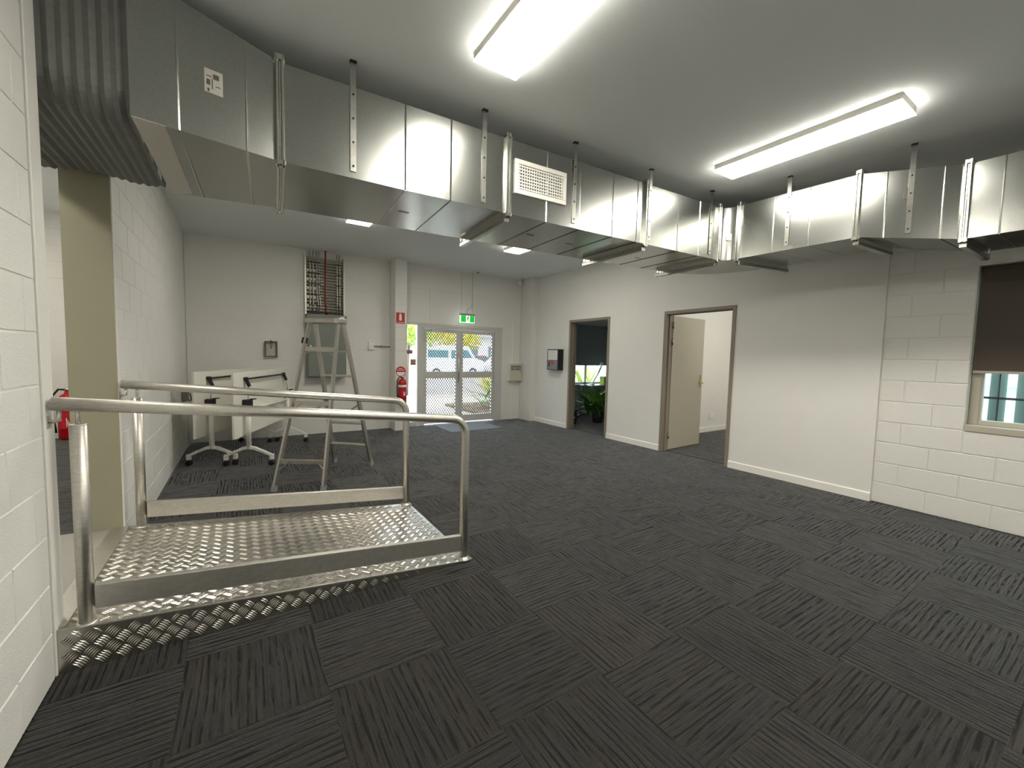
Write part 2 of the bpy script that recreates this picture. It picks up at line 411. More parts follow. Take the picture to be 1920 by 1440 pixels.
# --- back wall
wb = struct(MB().box(XL, 2.23, YB+.004, YB+.2, 0, ZC).build('wall_back', 'mortar_paint'), 'white painted block back wall')
lay_blocks(wb, 'y', YB+.004, -1, XL+.002, 2.228, XL+.05, depth=.0022)
pr_ = struct(MB().box(2.234, 2.436, 7.174, YB+.2, 0, ZC).build('wall_back.002', 'mortar_paint'), 'white block pier beside the glass doors')
lay_blocks(pr_, 'y', 7.174, -1, 2.23, 2.44, 2.23)
lay_blocks(pr_, 'x', 2.234, -1, 7.175, YB, 7.175)
lay_blocks(pr_, 'x', 2.436, 1, 7.175, YB, 7.175)
HEAD = 1.935
wd = struct(MB().box(2.43, 4.58, YB, YB+.14, HEAD, ZC).box(4.58, 5.3, YB, YB+.14, 0, ZC).build('wall_back.003', 'wall_paint'), 'white lined wall above the glass doors')
b1 = MB().box(2.44, 4.84, YB-.012, YB, 2.565, 2.58).box(2.985, 3.0, YB-.01, YB, HEAD, 2.565).build('cover_strip', 'trim_white', wd)
struct(MB().box(4.815, 4.85, YB-.03, YB, 0, 2.09).build('trim_4', 'skirting_white', bevel=.004), 'white vertical cover strip by the records box')
pr2 = struct(MB().box(5.054, 5.3, 7.054, YB+.14, 0, ZC).build('wall_right.001', 'mortar_paint'), 'white block pier in the far corner')
lay_blocks(pr2, 'x', 5.054, -1, 7.055, YB, 7.055)
lay_blocks(pr2, 'y', 7.054, -1, 5.05, 5.19, 5.05-.25)
struct(MB().box(-3.6, 9.3, YREAR-.15, YREAR, -.1, ZC).build('wall_front', 'wall_paint'), 'white wall behind the viewpoint')

# --- right wall: plaster partition with two doorways, then block wall with window
A0, A1 = 4.992, 6.022      # doorway of the dark office
B0, B1 = 2.868, 3.92       # doorway with open door
HD = 2.055
XT = XR+.13
wr = MB()
for (a, b_) in ((YJ, B0+.02), (B1-.02, A0+.02), (A1-.02, 7.06)): wr.box(XR, XT, a, b_, 0, ZC)
for (a, b_) in ((B0+.02, B1-.02), (A0+.02, A1-.02)): wr.box(XR, XT, a, b_, HD-.02, ZC)
struct(wr.build('wall_right', 'wall_paint'), 'smooth white plaster wall with two doorways')
WZ0, WZ1, WY1, WY0 = .80, 2.20, .843, -1.16
wr2 = MB().box(XB+.004, XB+.2, YREAR, YJ+.1, 0, WZ0).box(XB+.004, XB+.2, YREAR, YJ+.1, WZ1, ZC).box(XB+.004, XB+.2, WY1+.004, YJ+.1, WZ0, WZ1).box(XB+.004, XB+.2, YREAR, WY0, WZ0, WZ1)
wr2 = struct(wr2.build('wall_right.002', 'mortar_paint'), 'white painted block wall around the window')
lay_blocks(wr2, 'x', XB+.004, -1, -1.75, YJ-.002, 1.2459-.2-.4*8, holes=[(WY0, WY1, WZ0, WZ1)], depth=.007)
struct(MB().box(XB+.001, XB+.2, YREAR, -1.75, 0, ZC).build('wall_right.003', 'block_paint'), 'white block wall run beyond the window')
# baseboards
def baseboard(name, a, b_, label):
    x = XR; p = [(x, a, 0), (x-.014, a, 0), (x-.014, a, .078), (x-.006, a, .088), (x, a, .088)]
    return struct(MB().prism(p, (0, b_-a, 0)).build(name, 'skirting_white'), label)
baseboard('baseboard_right', YJ, B0-.002, 'white skirting between the open door and block wall')
baseboard('baseboard_right.001', B1+.002, A0-.002, 'white skirting between the two doorways')
baseboard('baseboard_right.002', A1+.002, 7.05, 'white skirting under the fire panel')

# --- steel door frames
def steel_frame(name, a, b_, label):
    root = bpy.data.objects.new(name, None); COL.objects.link(root); root.location = (XR, (a+b_)/2, 0); struct(root, label)
    org = root.location
    x0, x1, fwid = XR-.012, XT+.012, .045
    def jamb(y0, sgn):
        m_ = MB(org); y1 = y0+sgn*fwid
        m_.box(x0, x0+.06, y0, y1, 0, HD); m_.box(x0+.06, x0+.095, y0, y1+sgn*.012, 0, HD-.002); m_.box(x0+.095, x1, y0, y1, 0, HD)
        return m_
    jamb(a, 1).build('jamb', 'taupe_steel', root, bevel=.002)
    jamb(b_, -1).build('jamb', 'taupe_steel', root, bevel=.002)
    ha, hb = a+fwid, b_-fwid
    h = MB(org); h.box(x0, x0+.06, ha, hb, HD-fwid, HD); h.box(x0+.06, x0+.095, ha+.012, hb-.012, HD-fwid-.012, HD-.002); h.box(x0+.095, x1, ha, hb, HD-fwid, HD)
    h.build('head', 'taupe_steel', root, bevel=.002)
    return root
steel_frame('door_2', A0, A1, 'taupe steel frame of the dark office doorway')
d3 = steel_frame('door_3', B0, B1, 'taupe steel door frame with beige door standing open')
# open leaf, swung into the bright office
org = Vector(d3.location)
hp = Vector((XT-.002, B1-.052, 0)); fp = Vector((6.165, 3.905, 0)); d = (fp-hp).normalized(); n_ = Vector((-d.y, d.x, 0))
fp = hp+d*.845
def leafbox(a, b_, z0, z1, t0, t1):
    P = [hp+d*a+n_*t0, hp+d*b_+n_*t0, hp+d*b_+n_*t1, hp+d*a+n_*t1]
    return [p+Vector((0, 0, z0)) for p in P], [p+Vector((0, 0, z1)) for p in P]
hp = hp + d*.012
lf = MB(org).hexa(*leafbox(.0, .845, .012, 2.0, 0, .04)).build('door_leaf', 'door_paint', d3, bevel=.002)
hd = MB(org)
hd.hexa(*leafbox(.77, .805, .93, 1.12, -.008, 0))
c0 = hp+d*.788+Vector((0, 0, 1.0))
hd.tube([c0-n_*.0, c0-n_*.05, c0-n_*.055-d*.02, c0-n_*.055-d*.125], .009, 8)
hd.build('lever_handle', 'brass', lf)
for z in (.22, 1.62, 1.86):
    MB(org).cyl(hp+Vector((-.006, -.006, z-.05)), hp+Vector((-.006, -.006, z+.05)), .009, 8).build('hinge', 'chrome', lf)

# --- offices behind the plaster wall
XO = 9.0
struct(MB().box(XT-.005, XO, YJ+.1, YB+.1, -.1, -.002).build('floor.003', 'carpet'), 'dark carpet of the offices')
struct(MB().box(XT, XO, 4.54, 4.66, 0, ZC).build('wall_back.004', 'wall_paint'), 'white partition between the two offices')
struct(MB().box(XT+.9, XO, 4.525, 4.54, 0, .09).build('baseboard_back', 'skirting_white'), 'white skirting inside the bright office')
struct(MB().box(XO, XO+.15, YJ, YB+.1, 0, ZC).build('wall_right.004', 'wall_paint'), 'white outer wall of the offices')
struct(MB().box(XT, XO+.1, YJ-.02, YJ+.1, 0, ZC).build('wall_front.001', 'wall_paint'), 'white end wall of the bright office')
OW0, OW1, OZ0, OZ1 = 6.05, 7.95, .72, 2.08
struct(MB().box(5.05, OW0, YB, YB+.14, 0, ZC).box(OW1, XO+.15, YB, YB+.14, 0, ZC).box(OW0, OW1, YB, YB+.14, 0, OZ0).box(OW0, OW1, YB, YB+.14, OZ1, ZC).build('wall_back.005', 'wall_paint'), 'white window wall of the dark office')

# ------------------------------------------------------------------ ceiling light panels
def ceiling_light(x, y, label, lx=.272, ly=1.183, mt='panel_light'):
    t = thing('ceiling_light', label, 'ceiling light', (x, y, ZC), group='long slim ceiling light panels')
    o = (x, y, ZC); z = ZC-.038
    a, b_ = lx/2-.001, ly/2-.001
    MB(o).box(x-a, x+a, y-b_, y+b_, ZC-.042, ZC).build('back_tray', 'white_powder', t)
    MB(o).box(x-lx/2, x+lx/2, y-ly/2, y+ly/2, ZC-.050, ZC-.042).build('diffuser', mt, t)
ceiling_light(1.213, 1.512, 'long bright light panel crossing the top edge of the picture')
ceiling_light(3.478, 1.512, 'long bright light panel over the floor before the block wall')
ceiling_light(1.228, 4.87, 'light panel mostly hidden by the duct, above the stepladder', mt='panel_light_dim')
ceiling_light(3.493, 4.87, 'light panel partly hidden by the duct, before the glass doors', mt='panel_light_dim')
ceiling_light(1.247, -1.9, 'added unseen light panel behind the viewpoint near the ramp wall', mt='panel_light_dim')  # out of view, added to light the room from behind the camera
ceiling_light(3.577, -1.9, 'added unseen light panel behind the viewpoint near the window wall', mt='panel_light_dim')  # second added panel out of view, same fill from behind
ceiling_light(7.2, 2.6, 'added unseen fill light panel inside the bright office behind the beige door')  # unseen lamp added to brighten the office wall
ceiling_light(-1.75, 2.7, 'added unseen fill light panel inside the adjoining room past the ramp', mt='panel_light_dim')  # unseen lamp added to light the doorway reveal and the room beyond
ceiling_light(-2.4, 5.6, 'added unseen fill light panel deeper inside the adjoining room above the floor extinguisher', mt='panel_light_dim')  # added and kept out of sight, brightens the adjoining back wall

# ------------------------------------------------------------------ entry doors
ent = bpy.data.objects.new('door_1', None); COL.objects.link(ent); ent.location = (3.5, YB, 0)
struct(ent, 'aluminium double entry doors with diamond security mesh')
eo = ent.location
y0, y1 = YB-.03, YB+.09
fr = MB(eo).box(2.44, 2.535, y0, y1, 0, HEAD).box(2.742, 2.872, y0, y1, 0, HEAD).box(4.402, 4.575, y0, y1, 0, HEAD)
fr.box(2.535, 2.742, y0, y1, 1.90, HEAD).box(2.872, 4.402, y0, y1, 1.845, HEAD).box(2.535, 2.742, y0, y1, 0, .09).box(2.45, 4.58, y0-.01, y0, 1.895, 1.94)
fr.build('frame', 'alu_frame', ent, bevel=.004)
MB(eo).box(2.535, 2.742, YB+.03, YB+.036, .09, 1.90).build('side_pane', 'clear_glass', ent)
MB(eo).box(2.724, 2.738, y0-.012, y0, .0, 1.9).build('weather_strip', 'skirting_white', ent)
def security_mesh(x0, x1, z0, z1, yy, parent):
    m_ = MB(eo); dx, dz, t = .051, .068, .0045
    for s_ in (1, -1):
        k = dz/dx*s_
        c = (z0-k*x1 if s_ > 0 else z0+k*-x0*1) - 3
        cs = [z - k*x for x in (x0, x1) for z in (z0, z1)]
        c = math.floor(min(cs)/(dz))*dz
        while c < max(cs):
            pts = []
            for x in (x0, x1):
                z = k*x+c
                if z0 <= z <= z1: pts.append((x, z))
            for z in (z0, z1):
                x = (z-c)/k
                if x0 < x < x1: pts.append((x, z))
            if len(pts) >= 2:
                (xa, za), (xb, zb) = pts[0], pts[1]
                if abs(xa-xb) > .004: m_.beam((xa, yy, za), (xb, yy, zb), .004, .0115)
            c += dz
    o = m_.build('security_mesh', 'mesh_grey', parent, recalc=False); o['kind'] = 'stuff'; return o
def entry_leaf(xa, xb, ga, gb, top):
    l = MB(eo); ya, yb = YB-.005, YB+.04
    l.box(xa, ga, ya, yb, .03, top).box(gb, xb, ya, yb, .03, top).box(ga, gb, ya, yb, 1.775, top).box(ga, gb, ya, yb, .906, 1.03).box(ga, gb, ya, yb, .03, .165)
    lo = l.build('door_leaf', 'alu_frame', ent, bevel=.003)
    for (z0, z1) in ((.165, .906), (1.03, 1.775)):
        MB(eo).box(ga, gb, YB+.016, YB+.022, z0, z1).build('pane', 'clear_glass', lo)
        security_mesh(ga, gb, z0, z1, YB+.008, lo)
    return lo
l1 = entry_leaf(2.876, 3.63, 2.925, 3.535, 1.84)
l2 = entry_leaf(3.636, 4.398, 3.685, 4.345, 1.84)
MB(eo).tube([(3.575, YB-.005, .82), (3.575, YB-.05, .84), (3.575, YB-.05, 1.36), (3.575, YB-.005, 1.38)], .011, 8).build('pull_handle', 'chrome', l1)
MB(eo).box(3.55, 3.61, YB-.03, YB-.005, 1.0, 1.1).build('lock_case', 'alu_frame', l1, bevel=.003)
MB(eo).box(3.0, 3.22, YB-.06, YB-.004, 1.78, 1.84).beam((3.1, YB-.05, 1.85), (3.45, YB-.07, 1.86), .02, .015).build('door_closer', 'alu_frame', l1, bevel=.004)
MB(eo).tube([(2.83, y0, 1.86), (2.83, y0-.03, 1.8), (2.84, y0-.035, 1.62), (2.865, y0-.03, 1.58), (2.885, y0-.03, 1.64), (2.89, y0-.02, 1.78)], .008, 6).build('cable_loop', 'alu_frame', ent)
for (xa, xb, za, zb) in ((2.56, 2.70, 1.32, 1.40), (2.65, 2.755, 1.10, 1.20)):
    pass
mat_o = tag(MB((3.55, 7.0, 0)).box(3.05, 4.1, 6.6, 7.42, .0005, .007).build('door_mat', 'mat_grey'), 'pale grey mat on the carpet before the glass doors', 'mat')

# ------------------------------------------------------------------ window in the block wall
wn = bpy.data.objects.new('window_1', None); COL.objects.link(wn); wn.location = (XB+.1, (WY0+WY1)/2, WZ0); struct(wn, 'recessed window with roller blind in the block wall')
wo = wn.location
MB(wo).box(XB-.012, XB+.2, WY0, WY1+.002, WZ0-.002, .852).build('window_sill', 'window_beige', wn, bevel=.004)
MB(wo).box(XB+.004, XB+.19, WY1, WY1+.004, .852, WZ1).build('reveal_lining', 'window_beige', wn)
xf0, xf1 = XB+.085, XB+.14
f = MB(wo).box(xf0, xf1, WY1-.06, WY1, .852, WZ1).box(xf0, xf1, WY0, WY0+.06, .852, WZ1).box(xf0, xf1, WY0+.06, WY1-.06, .852, .895).box(xf0, xf1, WY0+.06, WY1-.06, WZ1-.05, WZ1)
f.box(xf0+.005, xf1, WY1-.035-.04, WY1-.06, .895, WZ1-.05)
f.build('window_frame', 'window_beige', wn, bevel=.004)
MB(wo).box(XB+.115, XB+.12, WY0+.06, WY1-.075, .895, WZ1-.05).build('pane', 'tinted_glass', wn)
bars = MB(wo); xb_ = XB+.16
bars.box(xb_, xb_+.012, WY0+.06, WY1-.06, 1.078, 1.098)
bars.box(xb_+.012, xb_+.02, .774, .79, .86, WZ1)
for y in (.69, .29, -.1, -.5, -.9): bars.box(xb_, xb_+.012, y-.006, y+.006, .86, WZ1)
bars.build('window_bars', 'black_bar', wn)
tag(wn, kind='structure')
bl = thing('roller_blind', 'brown grey roller blind hanging in the block wall window', 'blind', (XB+.05, (WY0+WY1)/2, 1.3))
bo = bl.location
MB(bo).box(XB+.048, XB+.051, WY0+.02, WY1-.012, 1.315, WZ1-.01).build('fabric', 'blind_fabric', bl)
MB(bo).box(XB+.04, XB+.06, WY0+.015, WY1-.008, 1.297, 1.318).build('bottom_rail', 'window_beige', bl, bevel=.004)
MB(bo).cyl((XB+.06, WY0+.015, WZ1-.03), (XB+.06, WY1-.01, WZ1-.03), .024, 12).build('roller', 'blind_fabric', bl)
# outside that window
struct(MB().box(5.42, 9.2, YREAR, YJ-.03, -.2, -.05).build('ground', 'concrete_out'), 'pale concrete ground outside the window')
fence = thing('sheet_fence', 'pale cyan ribbed metal wall seen through the window', 'fence', (8.3, 0, -.05))
for k in range(14):
    y = YJ-.06-.32*k
    MB(fence.location).prism([(8.3, y, -.05), (8.3, y-.31, -.05), (8.36, y-.30, -.05), (8.36, y-.01, -.05)], (0, 0, 1.32)).build('panel', 'cladding_cyan', fence)
MB(fence.location).box(8.26, 8.3, -3.1, YJ-.05, 1.1, 1.16).build('rail', 'cladding_cyan', fence)
for (x, y, w_, lab) in ((7.0, .905, .15, 'slim dark green post outside the barred window'), (6.6, .63, .24, 'broad dark green column outside the barred window')):
    p = thing('steel_post', lab, 'post', (x, y, -.05))
    MB(p.location).lathe((x, y, -.05), [(w_*.42, 0), (w_*.42, 2.6), (w_*.36, 2.62)], 20).build('shaft', 'post_green', p)
    MB(p.location).box(x-w_*.6, x+w_*.6, y-w_*.6, y+w_*.6, -.05, -.03).build('base_plate', 'post_green', p)

# ------------------------------------------------------------------ air duct
ZB, ZT = 2.35, 2.855
ST = [  # near point, far point, bottom, top
    ((-.385, 2.46), (-.36, 3.50), 2.35, 2.955), ((.19, 2.574), (.238, 3.392), ZB, 2.85), ((1.572, 2.53), (1.618, 3.292), ZB, ZT),
    ((2.934, 2.465), (2.959, 3.203), ZB, ZT), ((3.95, 2.415), (3.967, 3.092), ZB, ZT), ((4.065, 2.266), (4.739, 2.15), ZB, ZT),
    ((4.084, 1.34), (4.66, 1.299), ZB, ZT-.02), ((4.32, .792), (4.92, .775), 2.257, 2.775), ((4.36, -1.6), (4.96, -1.6), 2.257, 2.775)]
duct = thing('air_duct', 'galvanised sheet metal air duct hung below the ceiling', 'air duct', (2.2, 2.85, ZB))
do = duct.location
def ring(st):
    (nx, ny), (fx, fy), zb, zt = st
    return [Vector((nx, ny, zb)), Vector((fx, fy, zb)), Vector((fx, fy, zt)), Vector((nx, ny, zt))]
def lerp_st(a, b_, t):
    L = lambda p, q: tuple(u+(v-u)*t for u, v in zip(p, q))
    return (L(a[0], b_[0]), L(a[1], b_[1]), a[2]+(b_[2]-a[2])*t, a[3]+(b_[3]-a[3])*t)
def section(sts, mt='galvanised', name='duct_section'):
    m_ = MB(do); rs = [ring(s_) for s_ in sts]; vs = [p for r in rs for p in r]; n = len(rs)
    m_.add(vs, [(i*4+k, i*4+(k+1) % 4, i*4+4+(k+1) % 4, i*4+4+k) for i in range(n-1) for k in range(4)]+[(3, 2, 1, 0), tuple(4*(n-1)+k for k in range(4))])
    return m_.build(name, mt, duct)
for i in range(len(ST)-1):
    if i == 4:
        sts = []
        for k in range(13):
            t = k/12; q = lambda p0, p1, p2: tuple((1-t)**2*a+2*t*(1-t)*b_+t*t*c for a, b_, c in zip(p0, p1, p2))
            sts.append((q(ST[4][0], (4.06, 2.41), ST[5][0]), q(ST[4][1], (4.735, 3.06), ST[5][1]), ZB, ZT))
        e_ = section(sts, 'galvanised'); e_['label'] = 'curved elbow section of the duct'
    else:
        section([ST[i], ST[i+1]])
def loop_frame(m_, st, axis, out, w0, w1):
    r = ring(st); dd = (r[1]-r[0]).normalized(); z = Vector((0, 0, 1))
    cs = [(-1, -1), (1, -1), (1, 1), (-1, 1)]
    O = [p+dd*(a*out)+z*(c*out) for p, (a, c) in zip(r, cs)]; I = [p-dd*(a*.004)-z*(c*.004) for p, (a, c) in zip(r, cs)]
    vs = [p+axis*w0 for p in O]+[p+axis*w0 for p in I]+[p+axis*w1 for p in O]+[p+axis*w1 for p in I]
    fs = []
    for k in range(4):
        j = (k+1) % 4
        fs += [(k, j, 4+j, 4+k), (8+k, 12+k, 12+j, 8+j), (k, 8+k, 8+j, j), (4+k, 4+j, 12+j, 12+k)]
    m_.add(vs, fs)
def axis_at(i):
    (nx, ny), (fx, fy) = ST[i][0], ST[i][1]; v = Vector((fx-nx, fy-ny, 0)).normalized(); return Vector((v.y, -v.x, 0))
for i in range(1, 8):
    ax = axis_at(i); m_ = MB(do)
    loop_frame(m_, ST[i], ax, .030, -.019, -.006); loop_frame(m_, ST[i], ax, .030, .006, .019); loop_frame(m_, ST[i], ax, .022, -.006, .006)
    fl_ = m_.build('flange', 'galv_bright', duct, bevel=.003, seg=1)
    r = ring(ST[i]); dd = (r[1]-r[0]).normalized()
    for p, sx in ((r[0], -1), (r[3], -1), (r[1], 1), (r[2], 1)):
        zz = -1 if p.z < (ST[i][2]+ST[i][3])/2 else 1
        c = p+dd*sx*.012+Vector((0, 0, zz*.012))
        MB(do).beam(c-ax*.024, c+ax*.024, .036, .036, side=dd).build('corner_clip', 'galv_bright', fl_, bevel=.006, seg=1)
    if i >= 2:
        a = r[0]-dd*.0+Vector((0, 0, -.045)); b_ = r[1]+dd*.05+Vector((0, 0, -.045))
        MB(do).beam(a, b_, .03, .04, side=(0, 0, 1)).build('support_channel', 'galv_strap', duct, bevel=.002, seg=1)
def bead(i, t):
    st = lerp_st(ST[i], ST[i+1], t); r = ring(st); ax = Vector((ST[i+1][0][0]-ST[i][0][0], ST[i+1][0][1]-ST[i][0][1], 0)).normalized()
    dd = (r[1]-r[0]).normalized(); z = Vector((0, 0, 1)); o_ = .004; h = .006
    m_ = MB(do)
    for (p, q, nn) in ((r[3], r[0], -dd), (r[0], r[1], -z)):
        m_.add([p-ax*h, p+nn*o_, p+ax*h, q-ax*h, q+nn*o_, q+ax*h], [(0, 1, 4, 3), (1, 2, 5, 4), (0, 2, 1), (3, 4, 5)])
    m_.build('stiffening_bead', 'galvanised', duct)
for i, t in ((0, .28), (0, .74), (1, .48), (1, .695), (2, .245), (2, .475), (2, .725), (2, .93), (3, .42), (3, .72), (5, .33), (5, .64), (6, .27), (6, .80), (7, .07), (7, .35), (7, .6)):
    bead(i, t)
# wide pale collar at the left end
cm = MB(do).add([(-.38, 2.462, ZB-.003), (-.27, 2.484, ZB-.003), (-.25, 3.425, ZB-.003), (-.362, 3.50, ZB-.003), (-.38, 2.462, ZB), (-.27, 2.484, ZB), (-.25, 3.425, ZB), (-.362, 3.50, ZB)],
                [(3, 2, 1, 0), (4, 5, 6, 7), (0, 1, 5, 4), (1, 2, 6, 5), (2, 3, 7, 6), (3, 0, 4, 7)]).build('collar', 'label_grey', duct)
# flexible connector through the wall opening
m_ = MB(do); nr = 33; rings = []
for k in range(nr):
    x = -.385-.02*k; o_ = (-.007 if k % 2 else .001)*(1+.4*sin(k*1.7)); sag = .02*sin(k*.3)
    ya, yb, za, zb = 2.472-o_, 3.49+o_, 2.352-o_-sag*.5, 2.955+o_
    pts = []
    for (cx, cy, a0, c) in ((ya, za, pi, .13), (yb, za, 1.5*pi, .08), (yb, zb, 0, .05), (ya, zb, .5*pi, .05)):
        px_, pz_ = (cx+c if cx == ya else cx-c), (cy+c if cy == za else cy-c)
        for s_ in range(7):
            a = a0+s_*pi/12
            pts.append((x, px_+c*cos(a), pz_+c*sin(a)))
    rings.append(pts)
n = len(rings[0])
m_.add([p for r in rings for p in r], [(i*n+k, i*n+(k+1) % n, i*n+n+(k+1) % n, i*n+n+k) for i in range(nr-1) for k in range(n)], False)
fx = m_.build('flexible_connector', 'canvas_grey', duct); fx['label'] = 'pleated dark grey flexible connector'
# straps
def strap(i, t, lean=0):
    st = lerp_st(ST[i], ST[i+1], t); r = ring(st); ax = Vector((ST[i+1][0][0]-ST[i][0][0], ST[i+1][0][1]-ST[i][0][1], 0)).normalized()
    nn = -(r[1]-r[0]).normalized(); nn = Vector((ax.y, -ax.x, 0)); nn = nn if nn.dot(r[0]-r[1]) > 0 else -nn
    p = r[0]+nn*.006
    m_ = MB(do); bot = Vector((p.x, p.y, st[2]+.035)); top = Vector((p.x, p.y, ZC-.0))
    m_.beam(bot, top, .032, .003, side=ax)
    s_ = m_.build('hanger_strap', 'galv_strap', duct)
    MB(do).beam(top-ax*.018+Vector((0, 0, -.005)), top+ax*.018+Vector((0, 0, -.005)), .026, .010, side=nn).build('ceiling_anchor', 'black_plastic', s_)
    for z in (.03, .16, .29, .42):
        c = bot+Vector((0, 0, z)); MB(do).cyl(c+nn*.001, c+nn*.006, .006, 8).build('screw', 'black_plastic', s_)
for i, t in ((1, .262), (1, .865), (2, .43), (3, .05), (3, .88), (5, .46), (6, .50)): strap(i, t)
# grille
gs = lerp_st(ST[2], ST[3], 0); gx0, gx1, gz0, gz1 = 1.625, 2.075, 2.50, 2.735
def near_y(x): return 2.53+(2.465-2.53)*(x-1.572)/(2.934-1.572)
def gp(x, z, o_): return Vector((x, near_y(x)-o_, z))
def gbox(m_, xa, xb, za, zb, o0, o1):
    m_.hexa([gp(xa, za, o0), gp(xb, za, o0), gp(xb, zb, o0), gp(xa, zb, o0)], [gp(xa, za, o1), gp(xb, za, o1), gp(xb, zb, o1), gp(xa, zb, o1)])
bd = .032
m_ = MB(do); gbox(m_, gx0, gx1, gz0, gz0+bd, 0, .014); gbox(m_, gx0, gx1, gz1-bd, gz1, 0, .014); gbox(m_, gx0, gx0+bd, gz0+bd, gz1-bd, 0, .014); gbox(m_, gx1-bd, gx1, gz0+bd, gz1-bd, 0, .014)
gr = m_.build('air_grille', 'white_powder', duct, bevel=.003); gr['label'] = 'white egg crate air grille'
m_ = MB(do); gbox(m_, gx0+bd, gx1-bd, gz0+bd, gz1-bd, .001, .002); m_.build('grille_void', 'black_plastic', gr)
nx_, nz_ = 19, 8
vb = MB(do); gbox(vb, -.0022+gx0, .0022+gx0, gz0+bd, gz1-bd, .002, .011)
for k in range(nx_):
    x = gx0+bd+(gx1-gx0-2*bd)*(k+.5)/nx_
    m_ = MB(do); gbox(m_, x-.004, x+.004, gz0+bd, gz1-bd, .002, .008); m_.build('vertical_blade', 'white_plastic', gr)
for k in range(nz_):
    z = gz0+bd+(gz1-gz0-2*bd)*(k+.5)/nz_
    m_ = MB(do); gbox(m_, gx0+bd, gx1-bd, z-.004, z+.004, .005, .011); m_.build('horizontal_blade', 'white_plastic', gr)
# paper label on the first section, label on elbow, scraps of tape
def on_sec(i, t, z, o_):
    st = lerp_st(ST[i], ST[i+1], t); r = ring(st); nn = -(r[1]-r[0]).normalized(); return Vector((r[0].x, r[0].y, z))+nn*o_
def sticker(i, t0, t1, z0, z1, mt, name='paper_label', o_=.002, par=None):
    m_ = MB(do).add([on_sec(i, t0, z0, o_), on_sec(i, t1, z0, o_), on_sec(i, t1, z1, o_), on_sec(i, t0, z1, o_), on_sec(i, t0, z0, 0), on_sec(i, t1, z0, 0), on_sec(i, t1, z1, 0), on_sec(i, t0, z1, 0)],
                    [(0, 1, 2, 3), (7, 6, 5, 4), (0, 4, 5, 1), (1, 5, 6, 2), (2, 6, 7, 3), (3, 7, 4, 0)])
    return m_.build(name, mt, par or duct)
s0 = sticker(0, .452, .575, 2.565, 2.672, 'label_grey')
for (a, b_, c, d_) in ((.465, .49, 2.60, 2.625), (.47, .485, 2.57, 2.585), (.5, .507, 2.585, 2.63), (.51, .55, 2.632, 2.655), (.463, .50, 2.638, 2.642), (.525, .56, 2.6, 2.604)):
    sticker(0, a, b_, c, d_, 'label_print', 'print_mark', .0028, s0)
m_ = MB(do).box(4.028-.03, 4.032+.002, 2.345, 2.395, 2.54, 2.59); 
tq = .62; ex = (1-tq)**2*3.95+2*tq*(1-tq)*4.06+tq*tq*4.065; ey = (1-tq)**2*2.415+2*tq*(1-tq)*2.41+tq*tq*2.266
tn = Vector((-.75, -.66, 0)); tc_ = Vector((-tn.y, tn.x, 0)); ce = Vector((ex, ey, 2.57))
MB(do).beam(ce-tc_*.025+tn*.008, ce+tc_*.025+tn*.008, .002, .06, side=tn).build('paper_label', 'label_grey', duct)
for (i, t, u) in ((1, .55, .5), (2, .3, .45), (2, .62, .5), (3, .35, .55)):
    st = lerp_st(ST[i], ST[i+1], t); r = ring(st); c = r[0]+(r[1]-r[0])*u
    MB(do).box(c.x-.035, c.x+.035, c.y-.012, c.y+.012, c.z-.002, c.z+.001).build('tape_patch', 'duct_tape', duct)
m_ = MB(do); P = [(.435, 2.60), (.47, 2.585), (.485, 2.66), (.46, 2.69), (.445, 2.66)]
m_.add([on_sec(6, t, z, .003) for t, z in P]+[on_sec(6, t, z, 0) for t, z in P], [tuple(range(5)), tuple(range(5, 10))[::-1]]+[(k, 5+k, 5+(k+1) % 5, (k+1) % 5) for k in range(5)])
m_.build('tape_patch', 'duct_tape', duct)

# ------------------------------------------------------------------ access ramp
RX0, RX1, RY0, RY1, RH = -.655, 1.245, 2.365, 3.575, .19
ramp = thing('access_ramp', 'aluminium tread plate access ramp with handrails at the doorway', 'ramp', ((RX0+RX1)/2, (RY0+RY1)/2, 0))
ro = ramp.location
def rz(x): return RH+(.004-RH)*(x-RX0)/(RX1-RX0)
dk = MB(ro).hexa([(RX0, RY0, rz(RX0)-.005), (RX1, RY0, .0), (RX1, RY1, .0), (RX0, RY1, rz(RX0)-.005)], [(RX0, RY0, rz(RX0)), (RX1, RY0, rz(RX1)), (RX1, RY1, rz(RX1)), (RX0, RY1, rz(RX0))]).build('deck', 'aluminium_tread', ramp)
def tread(m_, u0, u1, v0, v1, fn, keep, a=.0475):
    """five bar tread: groups of five ridges turned in alternate cells of a 45 degree grid"""
    s2 = 1/sqrt(2); L, wd, h = a*.94, a*.11, .002
    R = int((u1-u0+v1-v0)/a)+3
    for i in range(-R, R):
        for j in range(-R, R):
            p, q = (i+.5)*a, (j+.5)*a
            cu, cv = u0+(p-q)*s2, v0+(p+q)*s2
            if not (u0-.03 < cu < u1+.03 and v0-.03 < cv < v1+.03): continue
            al, st_ = ((s2, s2), (-s2, s2)) if (i+j) % 2 else ((-s2, s2), (s2, s2))
            for b_ in range(5):
                o_ = (b_-2)*a/5.2; ll = L*(1-.06*abs(b_-2))
                c = (cu+st_[0]*o_, cv+st_[1]*o_)
                P = lambda e, s_: (c[0]+al[0]*e+st_[0]*s_, c[1]+al[1]*e+st_[1]*s_)
                q4 = [P(-ll/2, 0), P(0, wd), P(ll/2, 0), P(0, -wd), P(-ll*.22, 0), P(ll*.22, 0)]
                if not all(keep(*t) for t in q4): continue
                m_.add([fn(*t, 0) for t in q4[:4]]+[fn(*t, h) for t in q4[4:]], [(0, 4, 1), (4, 5, 1), (5, 2, 1), (2, 5, 3), (5, 4, 3), (4, 0, 3)], False)
m_ = MB(ro); sl = atan2(RH-.004, RX1-RX0)
